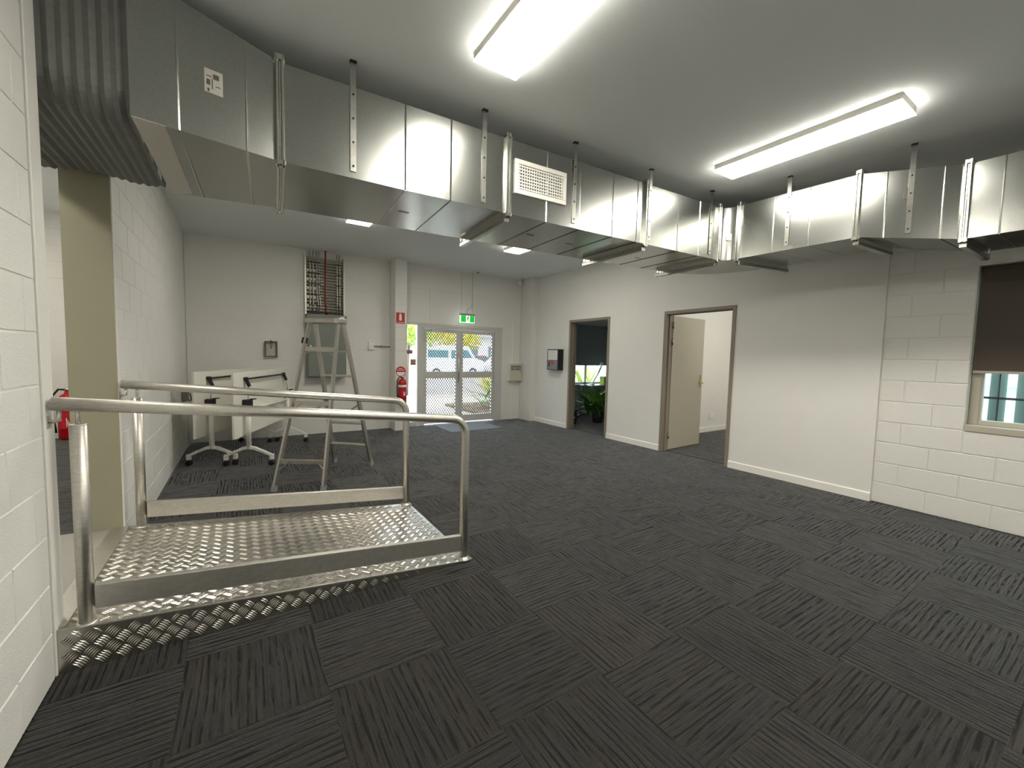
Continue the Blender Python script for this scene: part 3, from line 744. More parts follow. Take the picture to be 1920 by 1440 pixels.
tread(m_, RX0, RX1, RY0, RY1, lambda u, v, h: (u+h*sin(sl), v, rz(u)+h), lambda u, v: RX0+.004 < u < RX1-.004 and RY0+.006 < v < RY1-.004)
t_ = m_.build('tread_bars', 'aluminium_tread', dk, recalc=False); t_['kind'] = 'stuff'
sk = MB(ro).hexa([(RX0, RY0-.004, 0), (RX1-.03, RY0-.004, 0), (RX1-.03, RY0, 0), (RX0, RY0, 0)], [(RX0, RY0-.004, rz(RX0)), (RX1-.03, RY0-.004, rz(RX1-.03)), (RX1-.03, RY0, rz(RX1-.03)), (RX0, RY0, rz(RX0))]).build('side_skirt', 'aluminium_tread', ramp)
m_ = MB(ro); tread(m_, RX0, RX1, 0, RH, lambda u, v, h: (u, RY0-.004-h, v), lambda u, v: RX0+.004 < u < RX1-.05 and .003 < v < rz(u)-.006)
t_ = m_.build('tread_bars', 'aluminium_tread', sk, recalc=False); t_['kind'] = 'stuff'
MB(ro).hexa([(RX0, RY1, 0), (RX1-.03, RY1, 0), (RX1-.03, RY1+.004, 0), (RX0, RY1+.004, 0)], [(RX0, RY1, rz(RX0)), (RX1-.03, RY1, rz(RX1-.03)), (RX1-.03, RY1+.004, rz(RX1-.03)), (RX0, RY1+.004, rz(RX0))]).build('side_skirt', 'aluminium_tread', ramp)
MB(ro).beam((RX0, RY0-.002, rz(RX0)+.001), (RX1, RY0-.002, rz(RX1)+.001), .008, .006, side=(0, 1, 0)).build('edge_weld', 'aluminium_tube', dk)
MB(ro).hexa([(XL-.06, RY0+.02, .190), (RX0+.02, RY0+.02, .190), (RX0+.02, RY1-.01, .190), (XL-.06, RY1-.03, .190)], [(XL-.06, RY0+.1, .194), (RX0+.02, RY0+.02, .195), (RX0+.02, RY1-.01, .195), (XL-.06, RY1-.03, .194)]).build('threshold_plate', 'aluminium_tube', ramp)
def arc(c, r, a0, a1, n, y):   # in XZ plane
    return [(c[0]+r*cos(a0+(a1-a0)*k/n), y, c[1]+r*sin(a0+(a1-a0)*k/n)) for k in range(n+1)]
RAIL = .932
for (y, wall_y) in ((2.392, 2.392), (3.548, 3.548)):
    xe, rr, R_ = 1.205, .11, .0275
    zr = lambda x: rz(x)+RAIL
    pts = [(-.645, y, zr(-.645)), (.3, y, zr(.3)), (xe-rr-.01, y, zr(xe-rr-.01))]
    za = zr(xe-rr)-rr
    pts += arc((xe-rr, za), rr, pi/2-.09, 0, 7, y) + [(xe, y, .5), (xe, y, rz(xe)+.004)]
    hr = MB(ro).tube(pts, R_, 16).build('handrail', 'aluminium_tube', ramp)
    MB(ro).lathe((xe, y, rz(xe)+.002), [(.045, 0), (.045, .006), (.03, .012), (.028, .02)], 16).box(xe-.03, xe+.045, y-.03, y+.03, rz(xe)-.002, rz(xe)+.006).build('foot_plate', 'aluminium_tube', hr)
    xp = -.572
    po = MB(ro).cyl((xp, y, rz(xp)), (xp, y, 1.03), .0275, 20).build('post', 'aluminium_tube', ramp)
    MB(ro).cyl((xp, y, 1.028), (xp, y, 1.10), .0075, 8).lathe((xp, y, 1.028), [(.0275, 0), (.0275, .005), (.01, .007)], 20).build('rail_spigot', 'aluminium_tube', po)
    MB(ro).lathe((xp, y, rz(xp)), [(.037, -.004), (.037, .004), (.029, .008)], 20).build('weld_base', 'aluminium_tube', po)
    k0, k1 = xp+.03, xe-.024
    MB(ro).hexa([(k0, y-.016, rz(k0)+.062), (k1, y-.016, rz(k1)+.062), (k1, y+.016, rz(k1)+.062), (k0, y+.016, rz(k0)+.062)],
                [(k0, y-.016, rz(k0)+.167), (k1, y-.016, rz(k1)+.167), (k1, y+.016, rz(k1)+.167), (k0, y+.016, rz(k0)+.167)]).build('kick_rail', 'aluminium_tube', ramp, bevel=.003)
    zz = zr(-.62)
    MB(ro).tube([(-.625, y, zz-.02), (-.625, y, zz-.065), (-.652, y, zz-.072)], .008, 8).box(-.659, -.653, y-.02, y+.02, zz-.095, zz-.045).build('wall_bracket', 'aluminium_tube', hr)

# ------------------------------------------------------------------ flip top tables
def flip_table(loc, rzz, label):
    t = thing('flip_table', label, 'table', loc, rzz, 'folded flip top tables')
    MB().box(-.9, .9, .052, .077, .352, 1.10).build('table_top', 'white_laminate', t, bevel=.003)
    for s_ in (-1, 1):
        x = s_*.672
        MB().cyl((x, 0, .2), (x, 0, .70), .0275, 18).build('stem', 'white_powder', t)
        ft = MB()
        for q in (-1, 1):
            pts = [(x, 0, .215), (x, q*.06, .205), (x, q*.15, .165), (x, q*.245, .118)]
            for a, b_, wa, wb_ in ((pts[0], pts[1], .052, .046), (pts[1], pts[2], .046, .04), (pts[2], pts[3], .04, .034)):
                a, b_ = Vector(a), Vector(b_)
                ft.hexa([a+Vector((-wa/2, 0, -.02)), a+Vector((wa/2, 0, -.02)), a+Vector((wa/2, 0, .02)), a+Vector((-wa/2, 0, .02))],
                        [b_+Vector((-wb_/2, 0, -.016)), b_+Vector((wb_/2, 0, -.016)), b_+Vector((wb_/2, 0, .016)), b_+Vector((-wb_/2, 0, .016))])
            ft.box(x-.02, x+.02, q*.245-.022, q*.245+.022, .068, .134)
        fo = ft.build('foot', 'white_powder', t, bevel=.006)
        for q in (-1, 1):
            MB().lathe((x-.012, q*.245, .03), [(.012, -.012), (.03, -.01), (.03, .008), (.012, .01)], 14, 'x').lathe((x+.014, q*.245, .03), [(.012, -.01), (.03, -.008), (.03, .01), (.012, .012)], 14, 'x').cyl((x, q*.245, .03), (x, q*.245, .07), .009, 8).build('caster', 'rubber', fo)
        br = MB().box(x-.035, x+.035, -.04, .05, .70, .78).beam((x, -.02, .785), (x, -.085, .79), .05, .012, side=(1, 0, 0)).beam((x, -.02, .70), (x, -.09, .695), .06, .014, side=(1, 0, 0))
        br.build('hinge_bracket', 'black_plastic', t, bevel=.005)
        MB().beam((x*.93, .04, 1.03), (x*.93, .0, .93), .04, .03, side=(1, 0, 0)).box(x*.93-.03, x*.93+.03, .02, .054, 1.0, 1.04).build('release_latch', 'black_plastic', t, bevel=.004)
        MB().cyl((x*.93, .01, .95), (x, .0, .78), .004, 6).build('link_rod', 'chrome', t)
    MB().cyl((-.625, .02, 1.02), (.625, .02, 1.02), .011, 10).build('release_bar', 'black_plastic', t)
    MB().tube([(-.672, 0, .64), (-.6, .02, .645), (.6, .02, .645), (.672, 0, .64)], .018, 10).build('cross_tube', 'white_powder', t)
    return t
ang = atan2(.925, .379)
flip_table((.305, 6.34, 0), ang, 'white flip top table on castors, nearer the stepladder')
flip_table((-.058, 6.545, 0), ang, 'white flip top table on castors, tucked against the side wall')

# ------------------------------------------------------------------ step ladder
lad = thing('step_ladder', 'worn aluminium double sided stepladder standing on the carpet', 'ladder', (.77, 4.83, 0))
lo = lad.location; V = Vector
W = V((.77, -.64, 0)).normalized()
fA, fB = V((.232, 4.523, 0)), V((.636, 4.285, 0)); bA, bB = V((.937, 5.40, 0)), V((1.29, 5.05, 0))
tc0 = V((.76, 4.83, 1.665)); Dv = V((-W.y, W.x, 0)); Dv = Dv if Dv.y > 0 else -Dv
tA, tB = tc0-W*.155, tc0+W*.165
f0, f1, g0, g1 = tA-Dv*.05, tB-Dv*.05, tA+Dv*.05, tB+Dv*.05
for p, q in ((fA, f0), (fB, f1)):
    l_ = MB(lo).beam(p, q, .022, .05, side=W).build('front_stile', 'aluminium_ladder', lad, bevel=.003)
    MB(lo).beam(p-(q-p).normalized()*.0, p+(q-p).normalized()*.06, .03, .058, side=W).build('foot_cap', 'post_grey', l_)
for p, q in ((bA, g0), (bB, g1)):
    l_ = MB(lo).beam(p, q, .022, .062, side=W).build('rear_stile', 'aluminium_ladder', lad, bevel=.003)
    MB(lo).beam(p, p+(q-p).normalized()*.06, .03, .068, side=W).build('foot_cap', 'post_grey', l_)
MB(lo).beam(tc0-W*.2+V((0, 0, .02)), tc0+W*.2+V((0, 0, .02)), .15, .05, side=Dv).build('top_cap', 'aluminium_ladder', lad, bevel=.008)
mixv = lambda a, b_, t: a+(b_-a)*t
for t in (.155, .32, .49, .655, .82):   # steps on the rear side
    a, b_ = mixv(bA, g0, t), mixv(bB, g1, t)
    MB(lo).beam(a, b_, .075, .022, side=Dv).build('step', 'aluminium_ladder', lad, bevel=.003)
for t in (.165, .50, .83):   # stays on the front side with corner braces
    a, b_ = mixv(fA, f0, t), mixv(fB, f1, t)
    s_ = MB(lo).beam(a-W*.01, b_+W*.01, .02, .045, side=Dv).build('cross_stay', 'aluminium_ladder', lad, bevel=.002)
    for p, foot, sg in ((a, fA, 1), (b_, fB, -1)):
        dn = (foot-p).normalized()
        MB(lo).beam(p+W*sg*.09, p+dn*.09, .018, .006, side=Dv).build('corner_brace', 'aluminium_ladder', s_)
for a, b_ in ((mixv(fA, f0, .44), mixv(bA, g0, .46)), (mixv(fB, f1, .44), mixv(bB, g1, .46))):
    mid = mixv(a, b_, .5)-V((0, 0, .05))
    MB(lo).beam(a, mid, .02, .006, side=V((0, 0, 1))).beam(mid, b_, .02, .006, side=V((0, 0, 1))).build('spreader_bar', 'aluminium_ladder', lad)
MB(lo).beam(mixv(fA, f0, .865)-W*.012, mixv(fA, f0, .9)-W*.012, .03, .05, side=Dv).build('label', 'black_plastic', lad)
MB(lo).beam(tc0+W*.16-Dv*.078+V((0, 0, .045)), tc0+W*.16-Dv*.078+V((0, 0, -.005)), .05, .004, side=W).build('white_tag', 'sign_white', lad)

# ------------------------------------------------------------------ back wall fittings
# switchboard
sb = thing('switchboard_cabinet', 'grey green metal switchboard cabinet on the wall behind the stepladder', 'cabinet', (1.17, YB, .93))
so = sb.location
MB(so).box(.87, 1.455, YB-.17, YB, .945, 1.95).build('body', 'cabinet_grey', sb, bevel=.004)
dr = MB(so).box(.885, 1.44, YB-.19, YB-.17, .96, 1.84).build('door', 'cabinet_grey', sb, bevel=.006)
MB(so).box(.905, .925, YB-.205, YB-.19, 1.36, 1.46).build('latch', 'chrome', dr)
MB(so).box(.865, 1.46, YB-.195, YB, 1.855, 1.955).build('top_duct', 'cabinet_grey', sb, bevel=.004)
MB(so).box(1.37, 1.425, YB-.198, YB-.195, 1.875, 1.935).build('warning_label', 'sign_white', sb)
# cable riser
cr = thing('cable_riser', 'galvanised cable tray with conduits and a red cable rising to the ceiling', 'cable tray', (1.16, YB, 1.96))
co = cr.location
for x in (.865, 1.445): MB(co).box(x-.012, x+.012, YB-.07, YB, 1.957, 2.90).build('side_rail', 'aluminium_ladder', cr)
MB(co).box(.877, 1.433, YB-.006, YB, 1.957, 2.88).build('back_plate', 'label_grey', cr)
for k in range(19):
    z = 1.99+.0465*k
    MB(co).add([(.877, YB-.05, z), (1.433, YB-.05, z), (1.433, YB-.02, z+.026), (.877, YB-.02, z+.026), (.877, YB-.046, z-.003), (1.433, YB-.046, z-.003), (1.433, YB-.016, z+.023), (.877, YB-.016, z+.023)],
               [(0, 1, 2, 3), (7, 6, 5, 4), (0, 4, 5, 1), (1, 5, 6, 2), (2, 6, 7, 3), (3, 7, 4, 0)]).build('rung', 'galv_bright', cr)
for x, r_, zt in ((.93, .009, 2.95), (.975, .009, 2.96), (1.03, .008, 2.96), (1.06, .008, 2.96), (1.335, .010, 2.95), (1.375, .010, 2.95)):
    bx_ = .02*sin(x*9)
    c_ = MB(co).tube([(x, YB-.085, 1.956), (x+(.02 if x > 1.02 and x < 1.1 else 0), YB-.085, 2.12), (x, YB-.085, 2.3), (x, YB-.085, 2.8), (x, YB-.07, zt)], r_, 8).build('conduit', 'aluminium_ladder', cr)
    for z in (2.1, 2.27, 2.44, 2.61, 2.78): MB(co).box(x-.02, x+.02, YB-.098, YB-.072, z-.006, z+.006).build('saddle', 'rubber', c_)
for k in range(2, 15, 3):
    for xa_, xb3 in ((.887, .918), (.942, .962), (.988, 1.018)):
        z = 2.0+.0465*k; MB(co).box(xa_, xb3, YB-.056, YB-.05, z-.012, z+.022).build('glare_patch', 'skirting_white', cr)  # white plates put in for patches of glaring light on the tray
MB(co).tube([(1.165, YB-.09, 1.956), (1.15, YB-.09, 2.2), (1.155, YB-.09, 2.6), (1.16, YB-.08, ZC)], .011, 8).build('red_cable', 'red_cable', cr)
MB(co).cyl((1.167, YB-.09, 1.955), (1.167, YB-.09, 1.985), .018, 10).build('cable_gland', 'black_plastic', cr)
# small framed hook box
hb = thing('hook_box', 'small brown framed box with hanging wire loop on the back wall', 'wall box', (.38, YB, 1.27))
ho = hb.location
MB(ho).box(.305, .455, YB-.02, YB, 1.27, 1.495).build('back_panel', 'label_grey', hb)
MB(ho).box(.295, .312, YB-.06, YB, 1.262, 1.505).box(.448, .465, YB-.06, YB, 1.262, 1.505).box(.312, .448, YB-.06, YB, 1.488, 1.505).box(.312, .448, YB-.06, YB, 1.262, 1.279).build('frame', 'brown_frame', hb, bevel=.002)
MB(ho).tube([(.375, YB-.062, 1.52), (.372, YB-.066, 1.45), (.378, YB-.066, 1.39), (.388, YB-.066, 1.39), (.392, YB-.066, 1.46), (.385, YB-.062, 1.515)], .004, 6).build('wire_loop', 'black_plastic', hb)
# isolator with conduit
iso = thing('wall_switch', 'white surface mounted switch with a short conduit on the back wall', 'switch', (1.9, YB, 1.48)); io = iso.location
MB(io).box(1.855, 1.935, YB-.045, YB, 1.41, 1.55).build('housing', 'white_plastic', iso, bevel=.006)
MB(io).box(1.885, 1.905, YB-.055, YB-.045, 1.465, 1.5).build('rocker', 'white_plastic', iso, bevel=.002)
MB(io).cyl((1.93, YB-.02, 1.478), (2.23, YB-.02, 1.478), .011, 10).build('conduit', 'post_grey', iso)
MB(io).box(2.06, 2.075, YB-.036, YB, 1.455, 1.5).build('saddle', 'post_grey', iso)
# small socket with looped cable on the side wall
sk_ = thing('cable_outlet', 'small grey outlet box with looped cable low on the side wall', 'outlet', (XL, 6.9, .72)); ko = sk_.location
MB(ko).box(XL, XL+.06, 6.75, 6.95, .68, .8).build('housing', 'cabinet_grey', sk_, bevel=.006)
MB(ko).tube([(XL+.03, 6.95, .72)]+[(XL+.05+.03*sin(a), 7.02+.05*cos(a+2), .72+.06*sin(a+2)) for a in [k*.55 for k in range(12)]], .006, 6).build('looped_cable', 'rubber', sk_)

# ------------------------------------------------------------------ signs and extinguisher on the pier
yp = 7.17
s1 = thing('extinguisher_sign', 'red sign with white extinguisher symbol on the pier', 'sign', (2.325, yp, 1.88)); p_ = s1.location
pl = MB(p_).box(2.248, 2.398, yp-.004, yp, 1.878, 2.068).build('plate', 'red_sign', s1)
MB(p_).box(2.30, 2.345, yp-.0048, yp-.004, 1.93, 2.03).build('symbol_body', 'sign_white', pl)
MB(p_).box(2.312, 2.334, yp-.0048, yp-.004, 2.03, 2.052).box(2.305, 2.318, yp-.0048, yp-.004, 2.045, 2.054).build('symbol_valve', 'sign_white', pl)
for k in range(9): MB(p_).box(2.262+.014*k, 2.272+.014*k, yp-.0048, yp-.004, 1.892, 1.902).build('small_print', 'sign_white', pl)
s2_ = thing('round_sign', 'round red and white extinguisher identification disc', 'sign', (2.33, yp, 1.04)); p_ = s2_.location
pl = MB(p_).lathe((2.332, yp, 1.045), [(.088, -.004), (.088, 0)], 32, 'y').build('disc', 'red_sign', s2_)
pts = [(2.332+.078*cos(a), yp-.0048, 1.045+.078*sin(a)) for a in [pi+.12+(pi-.24)*k/16 for k in range(17)]]
MB(p_).prism(pts, (0, .0008, 0)).build('white_half', 'sign_white', pl)
for r_, (z, n) in enumerate(((1.095, 5), (1.07, 9), (1.02, 0))):
    for k in range(n): MB(p_).box(2.332+(k-n/2)*.015, 2.332+(k-n/2)*.015+.011, yp-.0048, yp-.004, z-.006, z+.006).build('small_print', 'sign_white', pl)
def extinguisher(name, label, x, y, z, scale=1.0):
    t = thing(name, label, 'fire extinguisher', (x, y, z)); o = t.location; s_ = scale
    R = .075*s_
    bd_ = MB(o).lathe((x, y, z), [(R*.9, 0), (R, .012*s_), (R, .34*s_), (R*.93, .375*s_), (R*.7, .405*s_), (R*.35, .42*s_), (R*.32, .44*s_)], 24).build('cylinder', 'red_paint', t)
    MB(o).lathe((x, y, z), [(R+.0012, .27*s_), (R+.0012, .315*s_)], 24).build('white_band', 'sign_white', bd_)
    lb = MB(o); a0 = -pi*.82; a1 = -pi*.2; nn = 10
    lb.add([(x+(R+.0012)*cos(a0+(a1-a0)*k/nn), y+(R+.0012)*sin(a0+(a1-a0)*k/nn), z+h*s_) for h in (.1, .25) for k in range(nn+1)], [(k, k+1, nn+2+k, nn+1+k) for k in range(nn)])
    lb.build('instruction_label', 'red_sign', bd_, recalc=False)
    for k in range(4):
        a = -pi*.5+.12*k; MB(o).box(x+R*cos(a)-.004, x+R*cos(a)+.004, y+R*sin(a)-.003, y+R*sin(a)+.004, z+(.12+.02*(k % 2))*s_, z+(.2-.02*(k % 3))*s_).build('label_print', 'sign_white', bd_)
    MB(o).lathe((x, y, z), [(R*.34, .44*s_), (R*.34, .47*s_), (R*.2, .475*s_)], 12).build('valve', 'chrome', t)
    MB(o).beam((x, y+.01, z+.478*s_), (x+.075*s_, y-.03, z+.50*s_), .018*s_, .008*s_).beam((x, y+.01, z+.462*s_), (x+.07*s_, y-.03, z+.468*s_), .018*s_, .008*s_).build('grip', 'chrome', t)
    MB(o).tube([(x-.01, y-.01, z+.455*s_), (x-.06*s_, y-.02, z+.46*s_), (x-.1*s_, y-.02, z+.40*s_), (x-.102*s_, y-.02, z+.2*s_), (x-.09*s_, y-.02, z+.06*s_)], .009*s_, 8, radii=[.009*s_]*4+[.013*s_]).build('hose', 'rubber', t)
    MB(o).box(x-.03*s_, x+.03*s_, y+R, y+R+.012, z+.2*s_, z+.4*s_).build('wall_hook', 'black_plastic', t)
    return t
extinguisher('fire_extinguisher', 'red fire extinguisher with black hose hung on the pier', 2.335, 7.083, .51, .97)
extinguisher('fire_extinguisher', 'red fire extinguisher standing in the adjoining room past the ramp', -1.83, YB-.12, .2, 1.35)

# exit sign
ex = thing('exit_sign', 'green running figure exit sign hanging before the glass doors', 'exit sign', (3.68, 7.3, 2.07)); eo2 = ex.location
xa, xb_2, za, zb_ = 3.525, 3.835, 1.985, 2.155; ye = 7.275
cs = MB(eo2).box(xa, xb_2, ye, ye+.05, zb_-.035, zb_).build('housing', 'exit_grey', ex, bevel=.003)
MB(eo2).box(xa+.004, xb_2-.004, ye+.004, ye+.046, za, zb_-.035).build('light_box', 'exit_white', ex)
MB(eo2).box(xa+.012, 3.645, ye+.001, ye+.004, za+.008, zb_-.037).build('green_field', 'exit_green', ex)
MB(eo2).box(3.728, xb_2-.010, ye+.001, ye+.004, za+.008, zb_-.037).build('green_field', 'exit_green', ex)
fig = MB(eo2); yf = ye+.003
Q = lambda x, z: (3.688+x*.13, yf, za+.07+z*.13)
for a, b_, w_ in ((Q(.03, .28), Q(-.04, -.02), .018), (Q(.03, .25), Q(.16, .14), .009), (Q(.03, .25), Q(-.14, .2), .009), (Q(-.14, .2), Q(-.2, .08), .009), (Q(-.04, 0), Q(.1, -.14), .011), (Q(.1, -.14), Q(.08, -.4), .010), (Q(-.04, 0), Q(-.14, -.2), .011), (Q(-.14, -.2), Q(-.3, -.24), .009)):
    fig.beam(a, b_, w_, .002, side=(V(b_)-V(a)).cross(V((0, 1, 0))))
fig.lathe((3.688+.07*.13, yf+.001, za+.07+.37*.13), [(.0105, -.002), (.0105, 0)], 12, 'y')
fig.build('running_figure', 'ink_black', ex)
for x in (3.55, 3.79): MB(eo2).cyl((x, 7.3, zb_), (x, 7.3, ZC), .0025, 6).build('suspension_wire', 'chrome', ex)
MB(eo2).tube([(3.665, 7.3, zb_-.005), (3.668, 7.3, zb_+.05), (3.70, 7.3, zb_+.1), (3.77, 7.3, zb_+.13), (3.788, 7.3, zb_+.2), (3.79, 7.3, 2.6), (3.79, 7.3, ZC)], .004, 6).build('supply_cable', 'post_grey', ex)
MB(eo2).lathe((3.92, 7.33, ZC-.012), [(.03, 0), (.035, .012)], 14).build('ceiling_rose', 'post_grey', ex)
# motion sensor
ms = thing('motion_sensor', 'small white motion sensor in the ceiling corner', 'sensor', (4.95, 7.38, ZC)); mo = ms.location
MB(mo).lathe((4.95, 7.38, ZC-.03), [(.03, 0), (.045, .03)], 16).build('mount', 'white_plastic', ms)
MB(mo).lathe((4.95, 7.375, ZC-.13), [(.015, 0), (.04, .01), (.045, .06), (.03, .1)], 16).build('sensor_head', 'white_plastic', ms)
# records box
rb_ = thing('records_box', 'beige wall box lettered BUILDING RECORDS beside the glass doors', 'document box', (4.86, YB, .82)); q_ = rb_.location
MB(q_).box(4.735, 5.03, YB-.1, YB, .83, 1.205).build('body', 'skirting_white', rb_, bevel=.004)
dd_ = MB(q_).box(4.742, 5.028, YB-.112, YB-.1, .835, 1.2).build('door', 'records_beige', rb_, bevel=.004)
Mt = Matrix.Translation(-q_)
text('lettering', 'BUILDING', .056, 'ink_black', dd_, Mt @ face_minus_y(4.888, YB-.1125, 1.135))
text('lettering', 'RECORDS', .056, 'ink_black', dd_, Mt @ face_minus_y(4.888, YB-.1125, 1.08))
MB(q_).lathe((5.0, YB-.112, 1.02), [(.01, -.008), (.01, 0)], 12, 'y').build('key_lock', 'brown_frame', dd_)
# fire indicator panel on the plaster wall
fp_ = thing('fire_alarm_cabinet', 'black fire indicator panel with glass door beside the dark doorway', 'control panel', (XR, 6.34, 1.1)); q_ = fp_.location
bx = MB(q_).box(XR-.12, XR, 6.175, 6.515, 1.105, 1.51).build('case', 'black_paint', fp_, bevel=.004)
dd_ = MB(q_).box(XR-.134, XR-.12, 6.175, 6.515, 1.105, 1.51).build('door', 'black_paint', fp_, bevel=.003)
MB(q_).box(XR-.1365, XR-.134, 6.2, 6.49, 1.30, 1.49).build('glass_reflection', 'sign_white', dd_)  # white face paints the bright reflection on the glossy door
MB(q_).box(XR-.1365, XR-.134, 6.2, 6.49, 1.12, 1.29).build('key_field', 'cabinet_grey', dd_)
MB(q_).box(XR-.139, XR-.1365, 6.3, 6.39, 1.21, 1.285).build('warning_card', 'red_sign', dd_)
MB(q_).box(XR-.139, XR-.1365, 6.42, 6.46, 1.17, 1.27).build('key_switch', 'black_plastic', dd_)
m_ = MB(q_)
for k in range(9):
    y = 6.2+.032*k; m_.beam((XR-.1375, y, 1.305), (XR-.1375, min(y+.05, 6.488), 1.395), .004, .001, side=(0, 1, 1)).beam((XR-.1375, min(y+.05, 6.488), 1.395), (XR-.1375, y, 1.485), .004, .001, side=(0, 1, 1))
m_.build('mesh_reflection', 'label_print', dd_)  # drawn lattice imitates the entry door mesh mirrored in the glass
# power point in the bright office
po_ = thing('power_outlet', 'white power outlet low on the bright office wall', 'outlet', (7.53, 4.54, .3)); q_ = po_.location
MB(q_).box(7.45, 7.60, 4.525, 4.54, .24, .355).build('plate', 'white_plastic', po_, bevel=.004)
MB(q_).box(7.49, 7.51, 4.524, 4.528, .30, .32).box(7.555, 7.575, 4.524, 4.528, .30, .32).build('switch', 'white_plastic', po_)

# ------------------------------------------------------------------ dark office contents
wn2 = bpy.data.objects.new('window_2', None); COL.objects.link(wn2); wn2.location = (7.0, YB, OZ0); struct(wn2, 'aluminium window of the dark office'); q_ = wn2.location
f = MB(q_).box(OW0, OW0+.05, YB+.03, YB+.09, OZ0, OZ1).box(OW1-.05, OW1, YB+.03, YB+.09, OZ0, OZ1).box(OW0, OW1, YB+.03, YB+.09, OZ0, OZ0+.05).box(OW0, OW1, YB+.03, YB+.09, OZ1-.05, OZ1).box(6.98, 7.05, YB+.03, YB+.09, OZ0, OZ1)
f.build('window_frame', 'alu_frame', wn2, bevel=.004)
for a, b_ in ((OW0+.05, 6.98), (7.05, OW1-.05)): MB(q_).box(a, b_, YB+.055, YB+.06, OZ0+.05, OZ1-.05).build('pane', 'clear_glass', wn2)
MB(q_).box(OW0-.03, OW1+.03, YB-.06, YB+.03, OZ0-.03, OZ0).build('window_sill', 'alu_frame', wn2)
bl2 = thing('roller_blind', 'dark charcoal roller blind half drawn in the unlit office', 'blind', (7.0, YB-.03, 1.19)); q_ = bl2.location
MB(q_).box(OW0+.01, OW1-.01, YB-.032, YB-.029, 1.19, OZ1).build('fabric', 'blind_dark', bl2)
MB(q_).box(OW0+.01, OW1-.01, YB-.038, YB-.024, 1.175, 1.19).build('bottom_rail', 'black_plastic', bl2)
MB(q_).box(OW0-.02, OW1+.02, YB-.09, YB-.005, OZ1-.02, OZ1+.06).build('pelmet', 'blind_dark', bl2)
# desk with lamp
dk2 = thing('office_desk', 'pale desk under the window of the dark office', 'desk', (7.6, 7.0, 0)); q_ = dk2.location
MB(q_).box(6.75, 8.5, 6.98, 7.42, .70, .725).build('desk_top', 'desk_white', dk2, bevel=.003)
for x in (6.8, 8.42):
    for y in (7.03, 7.37): MB(q_).box(x-.025, x+.025, y-.025, y+.025, 0, .70).build('leg', 'alu_frame', dk2)
lm = thing('desk_lamp', 'white jointed desk lamp in the dark office', 'lamp', (6.95, 7.2, .725)); q_ = lm.location
MB(q_).lathe((6.95, 7.2, .725), [(.07, 0), (.07, .02), (.02, .03)], 18).build('base', 'white_powder', lm)
MB(q_).beam((6.95, 7.2, .75), (7.17, 7.22, 1.0), .022, .022).build('lower_arm', 'white_powder', lm)
MB(q_).beam((7.17, 7.22, 1.0), (7.31, 7.24, 1.22), .022, .022).build('upper_arm', 'cabinet_grey', lm)
MB(q_).lathe((7.31, 7.24, 1.18), [(.07, 0), (.045, .07), (.02, .09)], 16).build('lamp_head', 'white_powder', lm)
tag(MB((7.35, 7.15, .725)).box(7.2, 7.48, 7.05, 7.2, .7265, .92).build('file_box', 'paper_green', bevel=.003), 'lime green file box on the office desk', 'box')
def plant(loc, label, h, n, mt, spread, pot_r=.14, pot_h=.28, strap_=False, name='potted_plant', group=None, wide=.05):
    t = thing(name, label, 'plant', loc, 0, group)
    if pot_r:
        MB().lathe((0, 0, 0), [(pot_r*.75, 0), (pot_r, pot_h), (pot_r*.9, pot_h), (pot_r*.86, pot_h-.03), (.01, pot_h-.03)], 18).build('pot', 'pot_dark', t)
    lm_ = MB(); K = 5
    for k in range(K+1):
        u = k/K; wv = wide*sin(pi*min(1, .12+u*.88))*(1 if u < 1 else 0)
        lm_.v += [V((-wv, u, -.25*u*u)), V((0, u, -.25*u*u-.012)), V((wv, u, -.25*u*u))]
    for k in range(K):
        for s_ in (0, 1): lm_.f.append((3*k+s_, 3*k+s_+1, 3*k+4+s_, 3*k+3+s_)); lm_.sm.append(True)
    me = lm_.mesh('leaf', mt); me2 = me
    for k in range(n):
        o = link('leaf', me, t); a = random.uniform(0, 2*pi); el = random.uniform(.25, 1.35); sc = h*random.uniform(.5, 1.0)
        z0 = pot_h-.05 if pot_r else 0; z = z0+random.uniform(0, h*.45)
        o.location = (random.uniform(-.05, .05)*spread, random.uniform(-.05, .05)*spread, z)
        o.rotation_mode = 'XYZ'; o.rotation_euler = (el, random.uniform(-.2, .2), a); o.scale = (sc, sc, sc)
    if pot_r: MB().cyl((0, 0, pot_h-.05), (0, 0, pot_h+h*.45), .012, 8).build('stem', 'bark', t)
    return t
plant((6.3, 6.33, 0), 'broad leaved potted plant just inside the dark office doorway', .6, 130, 'leaf_green', 4, pot_r=.13, pot_h=.2, wide=.085)
plant((5.66, 6.38, 0), 'small leafy potted plant against the dark office door jamb', .26, 40, 'leaf_dark', 2, pot_r=.09, pot_h=.14, wide=.1)

